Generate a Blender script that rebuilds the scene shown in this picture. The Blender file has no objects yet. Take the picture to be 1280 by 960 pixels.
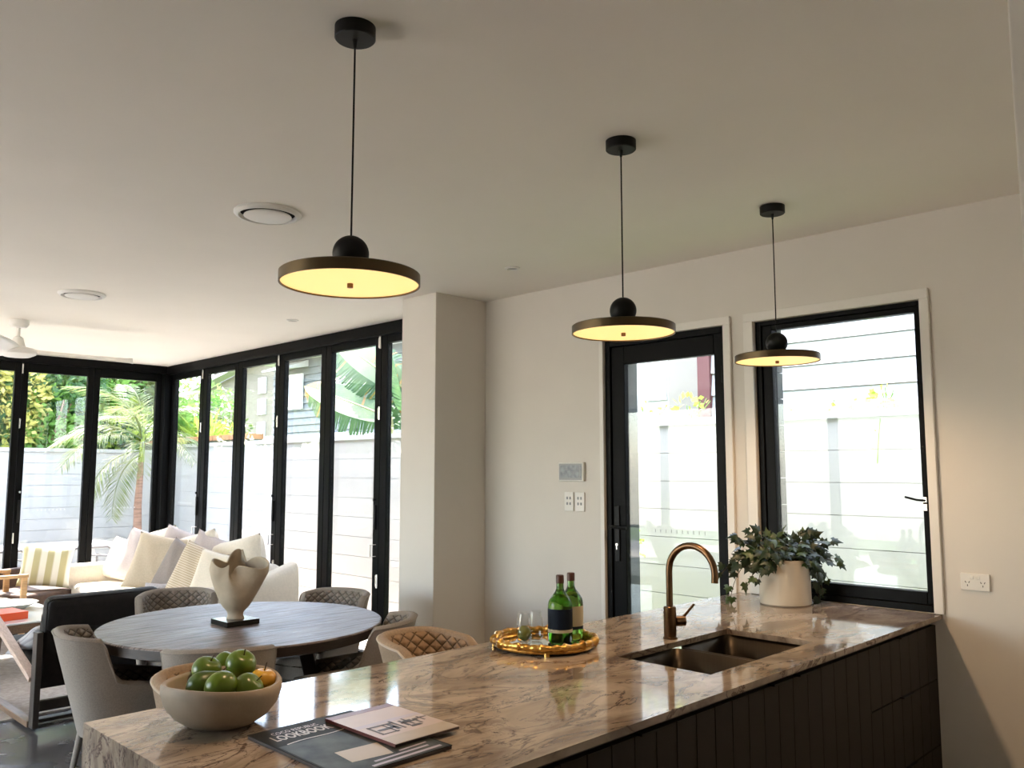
import bpy, bmesh, math, random
from mathutils import Vector, Matrix, Euler

S = bpy.context.scene
COL = S.collection
R = math.radians
PI = math.pi
random.seed(7)

# ------------------------------------------------------------ camera, sky, sun, exposure
cam_d = bpy.data.cameras.new('camera'); cam = bpy.data.objects.new('camera', cam_d); COL.objects.link(cam)
cam.location = (0, 0, 1.52)
cam.rotation_euler = (R(90 + 5.95), 0, R(44.53 - 90))
cam_d.sensor_width = 36.0; cam_d.lens = 1053.0 / 1280.0 * 36.0
cam_d.clip_start = 0.05; cam_d.clip_end = 300
S.camera = cam

W = bpy.data.worlds.new('World'); S.world = W; W.use_nodes = True
wn = W.node_tree; wn.nodes.clear()
sky = wn.nodes.new('ShaderNodeTexSky'); sky.sky_type = 'NISHITA'; sky.sun_disc = False
sky.sun_elevation = R(50); sky.sun_rotation = R(-20); sky.air_density = 1.0; sky.dust_density = 1.6
bg = wn.nodes.new('ShaderNodeBackground'); bg.inputs['Strength'].default_value = 0.55
wo = wn.nodes.new('ShaderNodeOutputWorld')
hz = wn.nodes.new('ShaderNodeMix'); hz.data_type = 'RGBA'; hz.inputs[0].default_value = 0.55; hz.inputs[7].default_value = (1.55, 1.52, 1.50, 1)   # thin bright haze over the whole sky
wn.links.new(sky.outputs[0], hz.inputs[6]); wn.links.new(hz.outputs[2], bg.inputs[0]); wn.links.new(bg.outputs[0], wo.inputs[0])

sl = bpy.data.lights.new('sun', 'SUN'); sl.energy = 3.5; sl.angle = R(0.6); sl.color = (1.0, 0.95, 0.88)
so = bpy.data.objects.new('sun', sl); COL.objects.link(so)
sd = Vector((-0.04, 0.99, 0)).normalized() * math.cos(R(52)) + Vector((0, 0, math.sin(R(52))))
so.rotation_euler = sd.to_track_quat('Z', 'Y').to_euler()

def portal(name, loc, rot, sx, sy):
    l = bpy.data.lights.new(name, 'AREA'); l.shape = 'RECTANGLE'; l.size = sx; l.size_y = sy
    l.cycles.is_portal = True
    o = bpy.data.objects.new(name, l); COL.objects.link(o); o.location = loc; o.rotation_euler = rot
portal('portal_side', (4.30, 6.9, 1.3), (0, R(90), 0), 2.5, 5.0)
portal('portal_back', (1.2, 9.62, 1.3), (R(-90), 0, 0), 5.6, 2.5)
portal('portal_door', (4.30, 2.72, 1.15), (0, R(90), 0), 2.2, 0.8)
portal('portal_window', (4.30, 1.74, 1.6), (0, R(90), 0), 1.4, 0.8)
portal('portal_added_glazing', (-2.62, 6.0, 1.35), (0, R(-90), 0), 2.3, 5.2)

S.view_settings.view_transform = 'Standard'; S.view_settings.look = 'None'
S.view_settings.gamma = 1.0; S.view_settings.use_curve_mapping = False
S.view_settings.exposure = 2.9
cy = S.cycles
cy.use_denoising = True
try: cy.denoiser = 'OPENIMAGEDENOISE'
except Exception: pass
cy.max_bounces = 10; cy.diffuse_bounces = 6; cy.glossy_bounces = 4; cy.transmission_bounces = 8; cy.transparent_max_bounces = 16
cy.sample_clamp_indirect = 8.0; cy.caustics_reflective = False; cy.caustics_refractive = False

# ------------------------------------------------------------ materials
MT = {}
def lin(c): return tuple(c) + (1.0,)
def mat(name, col, rough=0.6, metal=0.0, var=0.0, scale=20.0, bump=0.0, bscale=None, stretch=(1, 1, 1), emit=None, es=0.0, col2=None, coat=0.0, spec=0.5):
    m = bpy.data.materials.new(name); m.use_nodes = True; MT[name] = m
    nt = m.node_tree; b = nt.nodes['Principled BSDF']
    b.inputs['Base Color'].default_value = lin(col); b.inputs['Roughness'].default_value = rough
    b.inputs['Metallic'].default_value = metal; b.inputs['Coat Weight'].default_value = coat
    b.inputs['Specular IOR Level'].default_value = spec
    tc = nt.nodes.new('ShaderNodeTexCoord'); mp = nt.nodes.new('ShaderNodeMapping'); mp.inputs['Scale'].default_value = stretch
    nt.links.new(tc.outputs['Object'], mp.inputs[0])
    nz = nt.nodes.new('ShaderNodeTexNoise'); nz.inputs['Scale'].default_value = scale; nz.inputs['Detail'].default_value = 5
    nt.links.new(mp.outputs[0], nz.inputs['Vector'])
    if var or col2:
        rp = nt.nodes.new('ShaderNodeValToRGB')
        c2 = col2 if col2 else tuple(x * (1 + var) for x in col); c1 = col if col2 else tuple(x * (1 - var) for x in col)
        rp.color_ramp.elements[0].position = 0.35; rp.color_ramp.elements[0].color = lin(c1)
        rp.color_ramp.elements[1].position = 0.65; rp.color_ramp.elements[1].color = lin(c2)
        nt.links.new(nz.outputs['Fac'], rp.inputs[0]); nt.links.new(rp.outputs[0], b.inputs['Base Color'])
    if bump:
        n2 = nt.nodes.new('ShaderNodeTexNoise'); n2.inputs['Scale'].default_value = bscale or scale * 4; n2.inputs['Detail'].default_value = 3
        nt.links.new(mp.outputs[0], n2.inputs['Vector'])
        bp = nt.nodes.new('ShaderNodeBump'); bp.inputs['Strength'].default_value = bump; bp.inputs['Distance'].default_value = 0.004
        nt.links.new(n2.outputs['Fac'], bp.inputs['Height']); nt.links.new(bp.outputs[0], b.inputs['Normal'])
    if emit:
        b.inputs['Emission Color'].default_value = lin(emit); b.inputs['Emission Strength'].default_value = es
    return m

mat('wall_paint', (0.7178, 0.679, 0.6208), 0.75, var=0.015, scale=3, bump=0.05, bscale=300)
mat('ceiling_paint', (0.875, 0.84, 0.77), 0.8, var=0.012, scale=2)
mat('trim_white', (0.78, 0.75, 0.70), 0.45)
mat('black_frame', (0.003, 0.003, 0.0032), 0.45, spec=0.09)
mat('black_metal', (0.005, 0.005, 0.005), 0.5, spec=0.25)
mat('chrome', (0.75, 0.74, 0.72), 0.25, 1.0)
mat('bronze', (0.1445, 0.085, 0.04675), 0.30, 1.0, var=0.15, scale=30)
mat('lamp_brass', (0.1275, 0.0918, 0.0527), 0.42, 1.0, var=0.06, scale=8)
mat('sink_steel', (0.051, 0.0408, 0.0312), 0.38, 1.0, var=0.05, scale=6, stretch=(1, 20, 1))
mat('diffuser', (0.9, 0.8, 0.6), 0.5, emit=(1.0, 0.60, 0.19), es=0.17)
mat('white_plastic', (0.80, 0.78, 0.74), 0.4)
mat('grey_plastic', (0.30, 0.31, 0.32), 0.35)
mat('screen', (0.30, 0.33, 0.36), 0.15, var=0.25, scale=40)
mat('dark_hole', (0.01, 0.01, 0.01), 0.9)
mat('cabinet', (0.028, 0.0224, 0.0182), 0.55, var=0.05, scale=5, spec=0.15)
mat('carcass', (0.015, 0.014, 0.013), 0.7)
mat('chair_fabric', (0.264, 0.2244, 0.1892), 0.9, var=0.10, scale=180, bump=0.25, bscale=500)
mat('stool_fabric', (0.306, 0.221, 0.1487), 0.85, var=0.10, scale=120, bump=0.2, bscale=500)
mat('stool_piping', (0.52, 0.44, 0.36), 0.8)
mat('chair_dark', (0.10, 0.088, 0.082), 0.8, var=0.10, scale=150, bump=0.2)
mat('table_edge', (0.028, 0.018, 0.013), 0.45, var=0.3, scale=20, stretch=(1, 1, 8))
mat('dark_wood', (0.035, 0.024, 0.018), 0.5, var=0.3, scale=15)
mat('walnut', (0.16, 0.095, 0.055), 0.45, var=0.25, scale=12, stretch=(8, 1, 8))
mat('pink_wood', (0.50, 0.36, 0.28), 0.5, var=0.12, scale=12, stretch=(8, 1, 8))
mat('oak', (0.50, 0.30, 0.14), 0.5, var=0.15, scale=12, stretch=(1, 1, 6))
mat('leather_black', (0.014, 0.0105, 0.009), 0.6, spec=0.3, var=0.2, scale=30, bump=0.2, bscale=120)
mat('leather_brown', (0.10, 0.058, 0.042), 0.6, var=0.2, scale=20)
mat('sofa_linen', (0.6992, 0.6256, 0.5244), 0.92, var=0.04, scale=60, bump=0.25, bscale=220)
mat('pillow_cream', (0.76, 0.68, 0.56), 0.92, var=0.04, scale=90, bump=0.3, bscale=300)
mat('pillow_beige', (0.527, 0.4335, 0.3145), 0.92, var=0.06, scale=90, bump=0.3, bscale=300)
mat('pillow_grey', (0.27, 0.225, 0.20), 0.92, var=0.07, scale=90, bump=0.3, bscale=300)
mat('pillow_lilac', (0.50, 0.43, 0.41), 0.92, var=0.05, scale=90, bump=0.3, bscale=300)
mat('pillow_throw', (0.40, 0.37, 0.37), 0.95, var=0.1, scale=60, bump=0.4, bscale=200)
mat('rug', (0.36, 0.3105, 0.27), 1.0, var=0.15, scale=35, bump=0.6, bscale=160)
mat('glass_white', (0.72, 0.76, 0.75), 0.08, coat=0.5)
mat('red_book', (0.75, 0.09, 0.02), 0.4)
mat('paper', (0.75, 0.72, 0.66), 0.7)
mat('ceramic', (0.55, 0.52, 0.46), 0.35, var=0.05, scale=20)
mat('bowl', (0.33, 0.2739, 0.2112), 0.62, var=0.10, scale=9, bump=0.25, bscale=60)
mat('plaster', (0.4675, 0.391, 0.289), 0.8, var=0.08, scale=14, bump=0.5, bscale=50)
mat('plinth', (0.006, 0.006, 0.006), 0.12)
mat('pot', (0.595, 0.527, 0.425), 0.55, var=0.04, scale=6)
mat('soil', (0.02, 0.014, 0.01), 1.0)
mat('apple_green', (0.065, 0.125, 0.010), 0.28, var=0.25, scale=14, col2=(0.12, 0.19, 0.02))
mat('pear_green', (0.055, 0.11, 0.012), 0.35, var=0.25, scale=10)
mat('pear_yellow', (0.62, 0.36, 0.02), 0.35, col2=(0.50, 0.25, 0.02), scale=14)
mat('fruit_orange', (0.70, 0.30, 0.04), 0.45, var=0.1)
mat('lime', (0.16, 0.17, 0.035), 0.4, var=0.3, scale=30)
mat('stem', (0.05, 0.03, 0.015), 0.8)
mat('ivy', (0.0108, 0.0252, 0.0072), 0.42, var=0.35, scale=14)
mat('ivy_light', (0.0385, 0.0715, 0.0165), 0.42, var=0.35, scale=14)
mat('gold_bamboo', (0.72, 0.42, 0.10), 0.28, 0.85, var=0.35, scale=35, col2=(0.42, 0.20, 0.045))
mat('mirror', (0.72, 0.74, 0.74), 0.04, 1.0)
mat('label_navy', (0.006, 0.011, 0.022), 0.6, spec=0.15)
mat('label_cream', (0.496, 0.432, 0.288), 0.6)
mat('foil', (0.055, 0.020, 0.013), 0.45, 0.2)
mat('mag_dark', (0.0072, 0.0078, 0.0096), 0.5, var=0.4, scale=9, col2=(0.028, 0.030, 0.030), spec=0.1)
mat('mag_photo', (0.010, 0.013, 0.015), 0.4, scale=14, col2=(0.075, 0.082, 0.075), spec=0.15)
mat('mag_cream', (0.4, 0.336, 0.264), 0.3, var=0.05)
mat('mag_rose', (0.496, 0.4, 0.368), 0.3, var=0.03)
mat('mag_maroon', (0.19, 0.055, 0.05), 0.3)
mat('mag_lilac', (0.42, 0.36, 0.42), 0.3)
mat('mag_ink', (0.05, 0.035, 0.035), 0.35)
mat('mag_tan', (0.4, 0.304, 0.176), 0.3)
mat('fence_white', (0.43, 0.43, 0.425), 0.6, var=0.02, scale=3)
mat('fence_cap', (0.437, 0.4427, 0.437), 0.6)
mat('render_grey', (0.075, 0.078, 0.075), 0.85, var=0.1, scale=12, bump=0.3)
mat('weatherboard', (0.40, 0.385, 0.365), 0.6)
mat('house_grey', (0.115, 0.125, 0.135), 0.7, var=0.05, scale=4)
mat('house_beige', (0.16, 0.138, 0.11), 0.85, var=0.06, scale=2)
mat('roof_light', (0.50, 0.50, 0.50), 0.6)
mat('far_window', (0.10, 0.13, 0.17), 0.15)
mat('maroon_post', (0.0765, 0.01575, 0.01575), 0.7)
mat('terrace', (0.62, 0.525, 0.46), 0.8, var=0.06, scale=4)
mat('passage_grass', (0.16, 0.22, 0.06), 0.95, var=0.2, scale=12)
mat('lawn', (0.08, 0.13, 0.035), 0.95, var=0.3, scale=8)
mat('brick_cap', (0.42, 0.20, 0.10), 0.9, var=0.3, scale=4)
mat('leaf_mid', (0.0945, 0.2295, 0.0405), 0.55, col2=(0.216, 0.3915, 0.0675), scale=2.5)
mat('leaf_yellow', (0.483, 0.4945, 0.092), 0.55, col2=(0.759, 0.644, 0.23), scale=2.5)
mat('leaf_dark', (0.045, 0.12, 0.045), 0.5, col2=(0.12, 0.24, 0.075), scale=2.5)
mat('leaf_lime', (0.25, 0.36, 0.035), 0.5, col2=(0.36, 0.44, 0.06), scale=2.5)
mat('leaf_palm', (0.085, 0.135, 0.028), 0.5, col2=(0.20, 0.215, 0.075), scale=3)
mat('leaf_banana', (0.03, 0.085, 0.03), 0.45, col2=(0.075, 0.15, 0.045), scale=4)
mat('leaf_tip', (0.28, 0.22, 0.03), 0.5, col2=(0.26, 0.11, 0.025), scale=5)
mat('leaf_rust', (0.30, 0.11, 0.06), 0.6, col2=(0.13, 0.06, 0.07), scale=4)
mat('midrib', (0.30, 0.28, 0.11), 0.5)
mat('bark', (0.26, 0.15, 0.10), 0.9, var=0.3, scale=10, stretch=(1, 1, 5))
mat('palm_trunk', (0.322, 0.189, 0.133), 0.8, var=0.25, scale=6, stretch=(1, 1, 8))
mat('outdoor_white', (0.70, 0.70, 0.70), 0.5)
mat('rail_metal', (0.11, 0.10, 0.105), 0.4, 0.6)
mat('frost', (0.55, 0.57, 0.57), 0.6)

def translucent(name, k=0.4):
    m = MT[name]; nt = m.node_tree; b = nt.nodes['Principled BSDF']; o = [n for n in nt.nodes if n.type == 'OUTPUT_MATERIAL'][0]
    tl = nt.nodes.new('ShaderNodeBsdfTranslucent'); mx = nt.nodes.new('ShaderNodeMixShader'); mx.inputs[0].default_value = k
    src = b.inputs['Base Color'].links[0].from_socket; g = nt.nodes.new('ShaderNodeGamma'); g.inputs[1].default_value = 0.75
    nt.links.new(src, g.inputs[0]); nt.links.new(g.outputs[0], tl.inputs[0])
    nt.links.new(b.outputs[0], mx.inputs[1]); nt.links.new(tl.outputs[0], mx.inputs[2]); nt.links.new(mx.outputs[0], o.inputs[0])
for _n in ('leaf_mid', 'leaf_yellow', 'leaf_dark', 'leaf_lime', 'leaf_palm', 'leaf_banana', 'leaf_tip', 'leaf_rust'): translucent(_n)

def glass_mat(name, tint, rough=0.0, dens=0.0):
    m = bpy.data.materials.new(name); m.use_nodes = True; MT[name] = m
    nt = m.node_tree; nt.nodes.clear()
    o = nt.nodes.new('ShaderNodeOutputMaterial'); mx = nt.nodes.new('ShaderNodeMixShader')
    t = nt.nodes.new('ShaderNodeBsdfTransparent'); g = nt.nodes.new('ShaderNodeBsdfGlossy')
    f = nt.nodes.new('ShaderNodeFresnel'); f.inputs[0].default_value = 1.45
    ge = nt.nodes.new('ShaderNodeNewGeometry'); mr = nt.nodes.new('ShaderNodeMapRange')   # same reflectance on both faces
    mr.inputs['To Min'].default_value = 1.45; mr.inputs['To Max'].default_value = 1 / 1.45
    nt.links.new(ge.outputs['Backfacing'], mr.inputs['Value']); nt.links.new(mr.outputs['Result'], f.inputs[0])
    t.inputs[0].default_value = lin(tint); g.inputs['Roughness'].default_value = rough
    nt.links.new(f.outputs[0], mx.inputs[0]); nt.links.new(t.outputs[0], mx.inputs[1]); nt.links.new(g.outputs[0], mx.inputs[2])
    nt.links.new(mx.outputs[0], o.inputs[0]); return m
glass_mat('pane_glass', (0.96, 0.975, 0.97))
glass_mat('drink_glass', (0.975, 0.98, 0.975), 0.02)
def bottle_glass():
    m = bpy.data.materials.new('bottle_green'); m.use_nodes = True; MT['bottle_green'] = m
    b = m.node_tree.nodes['Principled BSDF']; b.inputs['Base Color'].default_value = (0.24, 0.52, 0.10, 1)
    b.inputs['Roughness'].default_value = 0.05; b.inputs['Transmission Weight'].default_value = 1.0; b.inputs['IOR'].default_value = 1.35
bottle_glass()

def new_nodes(name, rough):
    m = bpy.data.materials.new(name); m.use_nodes = True; MT[name] = m
    nt = m.node_tree; b = nt.nodes['Principled BSDF']; b.inputs['Roughness'].default_value = rough
    tc = nt.nodes.new('ShaderNodeTexCoord'); return m, nt, b, tc
def noise(nt, vec, scale, detail=6, dist=0.0, rough=0.55):
    n = nt.nodes.new('ShaderNodeTexNoise'); n.inputs['Scale'].default_value = scale; n.inputs['Detail'].default_value = detail
    n.inputs['Distortion'].default_value = dist; n.inputs['Roughness'].default_value = rough
    nt.links.new(vec, n.inputs['Vector']); return n.outputs['Fac']
def ramp(nt, fac, stops):
    r = nt.nodes.new('ShaderNodeValToRGB'); el = r.color_ramp.elements
    while len(el) < len(stops): el.new(0.5)
    for e, (p, c) in zip(el, stops): e.position = p; e.color = lin(c)
    nt.links.new(fac, r.inputs[0]); return r.outputs[0]
def mixc(nt, fac, a, b, mode='MIX'):
    x = nt.nodes.new('ShaderNodeMix'); x.data_type = 'RGBA'; x.blend_type = mode
    if isinstance(fac, float): x.inputs[0].default_value = fac
    else: nt.links.new(fac, x.inputs[0])
    for i, v in ((6, a), (7, b)):
        if isinstance(v, tuple): x.inputs[i].default_value = lin(v)
        else: nt.links.new(v, x.inputs[i])
    return x.outputs[2]

def marble():
    m, nt, b, tc = new_nodes('marble', 0.07)
    mp = nt.nodes.new('ShaderNodeMapping'); mp.inputs['Scale'].default_value = (0.75, 1.7, 1.0); mp.inputs['Rotation'].default_value = (0, 0, R(14))
    nt.links.new(tc.outputs['Object'], mp.inputs[0]); v = mp.outputs[0]
    base = ramp(nt, noise(nt, v, 2.0, 8, 1.2), [(0.30, (0.125, 0.094, 0.075)), (0.44, (0.29, 0.226, 0.165)), (0.60, (0.42, 0.345, 0.27)), (0.78, (0.20, 0.160, 0.130))])
    cloud = ramp(nt, noise(nt, v, 6.0, 9, 1.2), [(0.34, (0.42, 0.36, 0.35)), (0.52, (1, 1, 1))])
    c = mixc(nt, 0.75, base, cloud, 'MULTIPLY')
    n3 = noise(nt, v, 2.2, 9, 1.5, 0.60)
    vein = ramp(nt, n3, [(0.488, (0, 0, 0)), (0.499, (0.9, 0.9, 0.9)), (0.503, (0.9, 0.9, 0.9)), (0.516, (0, 0, 0))])
    n4 = noise(nt, v, 6.0, 9, 1.8, 0.62)
    vein2 = ramp(nt, n4, [(0.485, (0, 0, 0)), (0.50, (1, 1, 1)), (0.515, (0, 0, 0))])
    mask = ramp(nt, noise(nt, v, 1.7, 3), [(0.42, (0, 0, 0)), (0.60, (1, 1, 1))])
    v2 = mixc(nt, 1.0, vein2, mask, 'MULTIPLY')
    c = mixc(nt, vein, c, (0.085, 0.052, 0.045)); c = mixc(nt, v2, c, (0.08, 0.052, 0.05))
    nt.links.new(c, b.inputs['Base Color'])
    b.inputs['Specular IOR Level'].default_value = 0.65
marble()

def concrete():
    m, nt, b, tc = new_nodes('concrete', 0.2); v = tc.outputs['Object']
    c = ramp(nt, noise(nt, v, 1.6, 8, 0.4), [(0.3, (0.055, 0.053, 0.054)), (0.7, (0.12, 0.115, 0.115))])
    nt.links.new(c, b.inputs['Base Color'])
    r = ramp(nt, noise(nt, v, 5, 4), [(0.3, (0.14,) * 3), (0.7, (0.30,) * 3)]); nt.links.new(r, b.inputs['Roughness'])
concrete()

def tabletop():
    m, nt, b, tc = new_nodes('table_wood', 0.36)
    mp = nt.nodes.new('ShaderNodeMapping'); mp.inputs['Scale'].default_value = (0.9, 14.0, 1.0)
    nt.links.new(tc.outputs['Object'], mp.inputs[0]); v = mp.outputs[0]
    c = ramp(nt, noise(nt, v, 4.5, 8, 0.5, 0.65), [(0.36, (0.035, 0.022, 0.018)), (0.46, (0.14, 0.10, 0.088)), (0.56, (0.26, 0.205, 0.185)), (0.68, (0.10, 0.07, 0.06))])
    nt.links.new(c, b.inputs['Base Color'])
    bp = nt.nodes.new('ShaderNodeBump'); bp.inputs['Strength'].default_value = 0.7; bp.inputs['Distance'].default_value = 0.004
    nt.links.new(noise(nt, v, 9, 6), bp.inputs['Height']); nt.links.new(bp.outputs[0], b.inputs['Normal'])
    rr = ramp(nt, noise(nt, v, 6, 5), [(0.3, (0.27,) * 3), (0.7, (0.55,) * 3)]); nt.links.new(rr, b.inputs['Roughness'])
tabletop()

def stripes(name, c1, c2, axis, freq, duty=0.5, rough=0.9):
    m, nt, b, tc = new_nodes(name, rough)
    sp = nt.nodes.new('ShaderNodeSeparateXYZ'); nt.links.new(tc.outputs['Object'], sp.inputs[0])
    mu = nt.nodes.new('ShaderNodeMath'); mu.operation = 'MULTIPLY'; mu.inputs[1].default_value = freq; nt.links.new(sp.outputs[axis], mu.inputs[0])
    fr = nt.nodes.new('ShaderNodeMath'); fr.operation = 'FRACT'; nt.links.new(mu.outputs[0], fr.inputs[0])
    c = ramp(nt, fr.outputs[0], [(duty - 0.06, c1), (duty + 0.06, c2), (0.96, c2), (1.0, c1)])
    nt.links.new(c, b.inputs['Base Color'])
stripes('striped_cushion', (0.50, 0.45, 0.25), (0.80, 0.77, 0.66), 0, 9.0)
stripes('weave_cushion', (0.62, 0.52, 0.39), (0.40, 0.30, 0.19), 2, 55.0, 0.7)
stripes('channel_cushion', (0.42, 0.40, 0.40), (0.27, 0.25, 0.26), 0, 26.0, 0.8)

def quilt_mat(name, col):
    m, nt, b, tc = new_nodes(name, 0.88)
    sp = nt.nodes.new('ShaderNodeSeparateXYZ'); nt.links.new(tc.outputs['UV'], sp.inputs[0])
    def mth(op, a, c=None):
        n = nt.nodes.new('ShaderNodeMath'); n.operation = op
        for i, v in enumerate((a, c)):
            if v is None: continue
            if isinstance(v, (int, float)): n.inputs[i].default_value = v
            else: nt.links.new(v, n.inputs[i])
        return n.outputs[0]
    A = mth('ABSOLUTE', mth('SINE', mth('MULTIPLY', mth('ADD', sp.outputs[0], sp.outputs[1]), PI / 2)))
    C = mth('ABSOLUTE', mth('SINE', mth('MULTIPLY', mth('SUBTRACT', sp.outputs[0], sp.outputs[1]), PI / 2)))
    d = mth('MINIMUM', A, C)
    c = ramp(nt, d, [(0.0, tuple(x * 0.40 for x in col)), (0.10, tuple(x * 0.55 for x in col)), (0.32, col)])  # seam stitching, darkened in colour to give the shade in the creases
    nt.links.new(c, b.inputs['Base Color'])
    bp = nt.nodes.new('ShaderNodeBump'); bp.inputs['Strength'].default_value = 0.8; bp.inputs['Distance'].default_value = 0.012
    nt.links.new(mth('POWER', d, 0.45), bp.inputs['Height']); nt.links.new(bp.outputs[0], b.inputs['Normal'])
quilt_mat('chair_quilt', (0.25, 0.21, 0.175)); quilt_mat('stool_quilt', (0.32, 0.215, 0.13))

# ------------------------------------------------------------ mesh helper
class B:
    def __init__(s): s.v = []; s.f = []; s.mi = []; s.cur = 0
    def add(s, vs, fs):
        o = len(s.v); s.v += [tuple(v) for v in vs]; s.f += [tuple(i + o for i in f) for f in fs]; s.mi += [s.cur] * len(fs); return s
    def box(s, x0, y0, z0, x1, y1, z1):
        v = [(x, y, z) for z in (z0, z1) for y in (y0, y1) for x in (x0, x1)]
        return s.add(v, [(0, 2, 3, 1), (4, 5, 7, 6), (0, 1, 5, 4), (2, 6, 7, 3), (0, 4, 6, 2), (1, 3, 7, 5)])
    def hexa(s, p):  # 8 points, bottom 4 ccw then top 4 ccw
        return s.add(p, [(3, 2, 1, 0), (4, 5, 6, 7), (0, 1, 5, 4), (1, 2, 6, 5), (2, 3, 7, 6), (3, 0, 4, 7)])
    def beam(s, a, b, w, h, up=(0, 0, 1)):
        a = Vector(a); b = Vector(b); d = (b - a).normalized(); u = Vector(up)
        sx = d.cross(u).normalized(); uz = sx.cross(d).normalized()
        P = []
        for q in (a, b):
            for i, j in ((-1, -1), (1, -1), (1, 1), (-1, 1)): P.append(q + sx * (i * w / 2) + uz * (j * h / 2))
        return s.add(P, [(0, 1, 2, 3), (7, 6, 5, 4), (0, 4, 5, 1), (1, 5, 6, 2), (2, 6, 7, 3), (3, 7, 4, 0)])
    def grid(s, fn, nu, nv, cu=False, cv=False):
        vs = [fn(i / nu, j / nv) for j in range(nv + (0 if cv else 1)) for i in range(nu + (0 if cu else 1))]
        ru = nu if cu else nu + 1; rv = nv if cv else nv + 1; fs = []
        for j in range(nv):
            for i in range(nu):
                a = j * ru + i; b = j * ru + (i + 1) % ru; c = ((j + 1) % rv) * ru + (i + 1) % ru; d = ((j + 1) % rv) * ru + i
                fs.append((a, b, c, d))
        return s.add(vs, fs)
    def lathe(s, prof, n=32, c=(0, 0, 0), cap=True, sx=1.0, sy=1.0):
        vs = []; fs = []
        for r, z in prof:
            for i in range(n):
                a = 2 * PI * i / n; vs.append((c[0] + r * math.cos(a) * sx, c[1] + r * math.sin(a) * sy, c[2] + z))
        for j in range(len(prof) - 1):
            for i in range(n):
                fs.append((j * n + i, j * n + (i + 1) % n, (j + 1) * n + (i + 1) % n, (j + 1) * n + i))
        if cap:
            if prof[0][0] > 1e-5: fs.append(tuple(range(n - 1, -1, -1)))
            if prof[-1][0] > 1e-5: fs.append(tuple((len(prof) - 1) * n + i for i in range(n)))
        return s.add(vs, fs)
    def tube(s, pts, r, n=8, cap=True, flat=1.0):
        pts = [Vector(p) for p in pts]; rs = r if isinstance(r, (list, tuple)) else [r] * len(pts)
        vs = []; fs = []; u = None
        for k, p in enumerate(pts):
            d = (pts[min(k + 1, len(pts) - 1)] - pts[max(k - 1, 0)]).normalized()
            if u is None:
                u = d.cross(Vector((0, 0, 1)))
                if u.length < 1e-3: u = d.cross(Vector((1, 0, 0)))
            u = (u - d * u.dot(d)).normalized(); w = d.cross(u)
            for i in range(n):
                a = 2 * PI * i / n; vs.append(p + (u * math.cos(a) + w * math.sin(a) * flat) * rs[k])
        for k in range(len(pts) - 1):
            for i in range(n): fs.append((k * n + i, k * n + (i + 1) % n, (k + 1) * n + (i + 1) % n, (k + 1) * n + i))
        if cap: fs.append(tuple(range(n - 1, -1, -1))); fs.append(tuple((len(pts) - 1) * n + i for i in range(n)))
        return s.add(vs, fs)
    def ball(s, c, r, nu=20, nv=12, sc=(1, 1, 1)):
        pr = [(r * math.sin(PI * j / nv) + 1e-6, -r * math.cos(PI * j / nv) * sc[2]) for j in range(nv + 1)]
        return s.lathe(pr, nu, c, cap=False, sx=sc[0], sy=sc[1])
    def build(s, name, m, parent=None, loc=(0, 0, 0), rot=(0, 0, 0), smooth=True, bevel=0, ang=35, seg=2):
        me = bpy.data.meshes.new(name); me.from_pydata(s.v, [], s.f); me.validate()
        ms = m if isinstance(m, (list, tuple)) else [m]
        for x in ms: me.materials.append(MT[x])
        if len(ms) > 1 and len(me.polygons) == len(s.mi): me.polygons.foreach_set('material_index', s.mi)
        bm = bmesh.new(); bm.from_mesh(me); bmesh.ops.recalc_face_normals(bm, faces=bm.faces); bm.to_mesh(me); bm.free()
        if smooth:
            me.polygons.foreach_set('use_smooth', [True] * len(me.polygons)); me.set_sharp_from_angle(angle=R(ang))
        me.update()
        o = bpy.data.objects.new(name, me); COL.objects.link(o); o.location = loc; o.rotation_euler = rot
        if parent: o.parent = parent
        if bevel:
            b = o.modifiers.new('bevel', 'BEVEL'); b.width = bevel; b.segments = seg; b.limit_method = 'ANGLE'; b.angle_limit = R(40)
        return o

def thing(name, label, cat, loc=(0, 0, 0), rz=0, group=None):
    o = bpy.data.objects.new(name, None); COL.objects.link(o); o.location = loc; o.rotation_euler = (0, 0, rz)
    o.empty_display_size = 0.1
    return tag(o, label, cat, group)
def tag(o, label, cat, group=None, kind=None):
    o['label'] = label; o['category'] = cat
    if group: o['group'] = group
    if kind: o['kind'] = kind
    return o
def struct(o): o['kind'] = 'structure'; return o
def sroot(name, loc=(0, 0, 0)):
    o = bpy.data.objects.new(name, None); COL.objects.link(o); o.location = loc; o.empty_display_size = 0.1; return struct(o)
def dup(root, loc=None, rz=None, label=None, group=None):
    def cp(o, par):
        c = o.copy(); COL.objects.link(c)
        if par: c.parent = par
        for ch in o.children: cp(ch, c)
        return c
    r = cp(root, None)
    if loc is not None: r.location = loc
    if rz is not None: r.rotation_euler = (0, 0, rz)
    if label: r['label'] = label
    if group: r['group'] = group
    return r
def copy_to(o, parent, loc=None, rot=None, scale=None):
    c = o.copy(); COL.objects.link(c); c.parent = parent
    if loc is not None: c.location = loc
    if rot is not None: c.rotation_euler = rot
    if scale is not None: c.scale = scale
    return c

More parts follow.
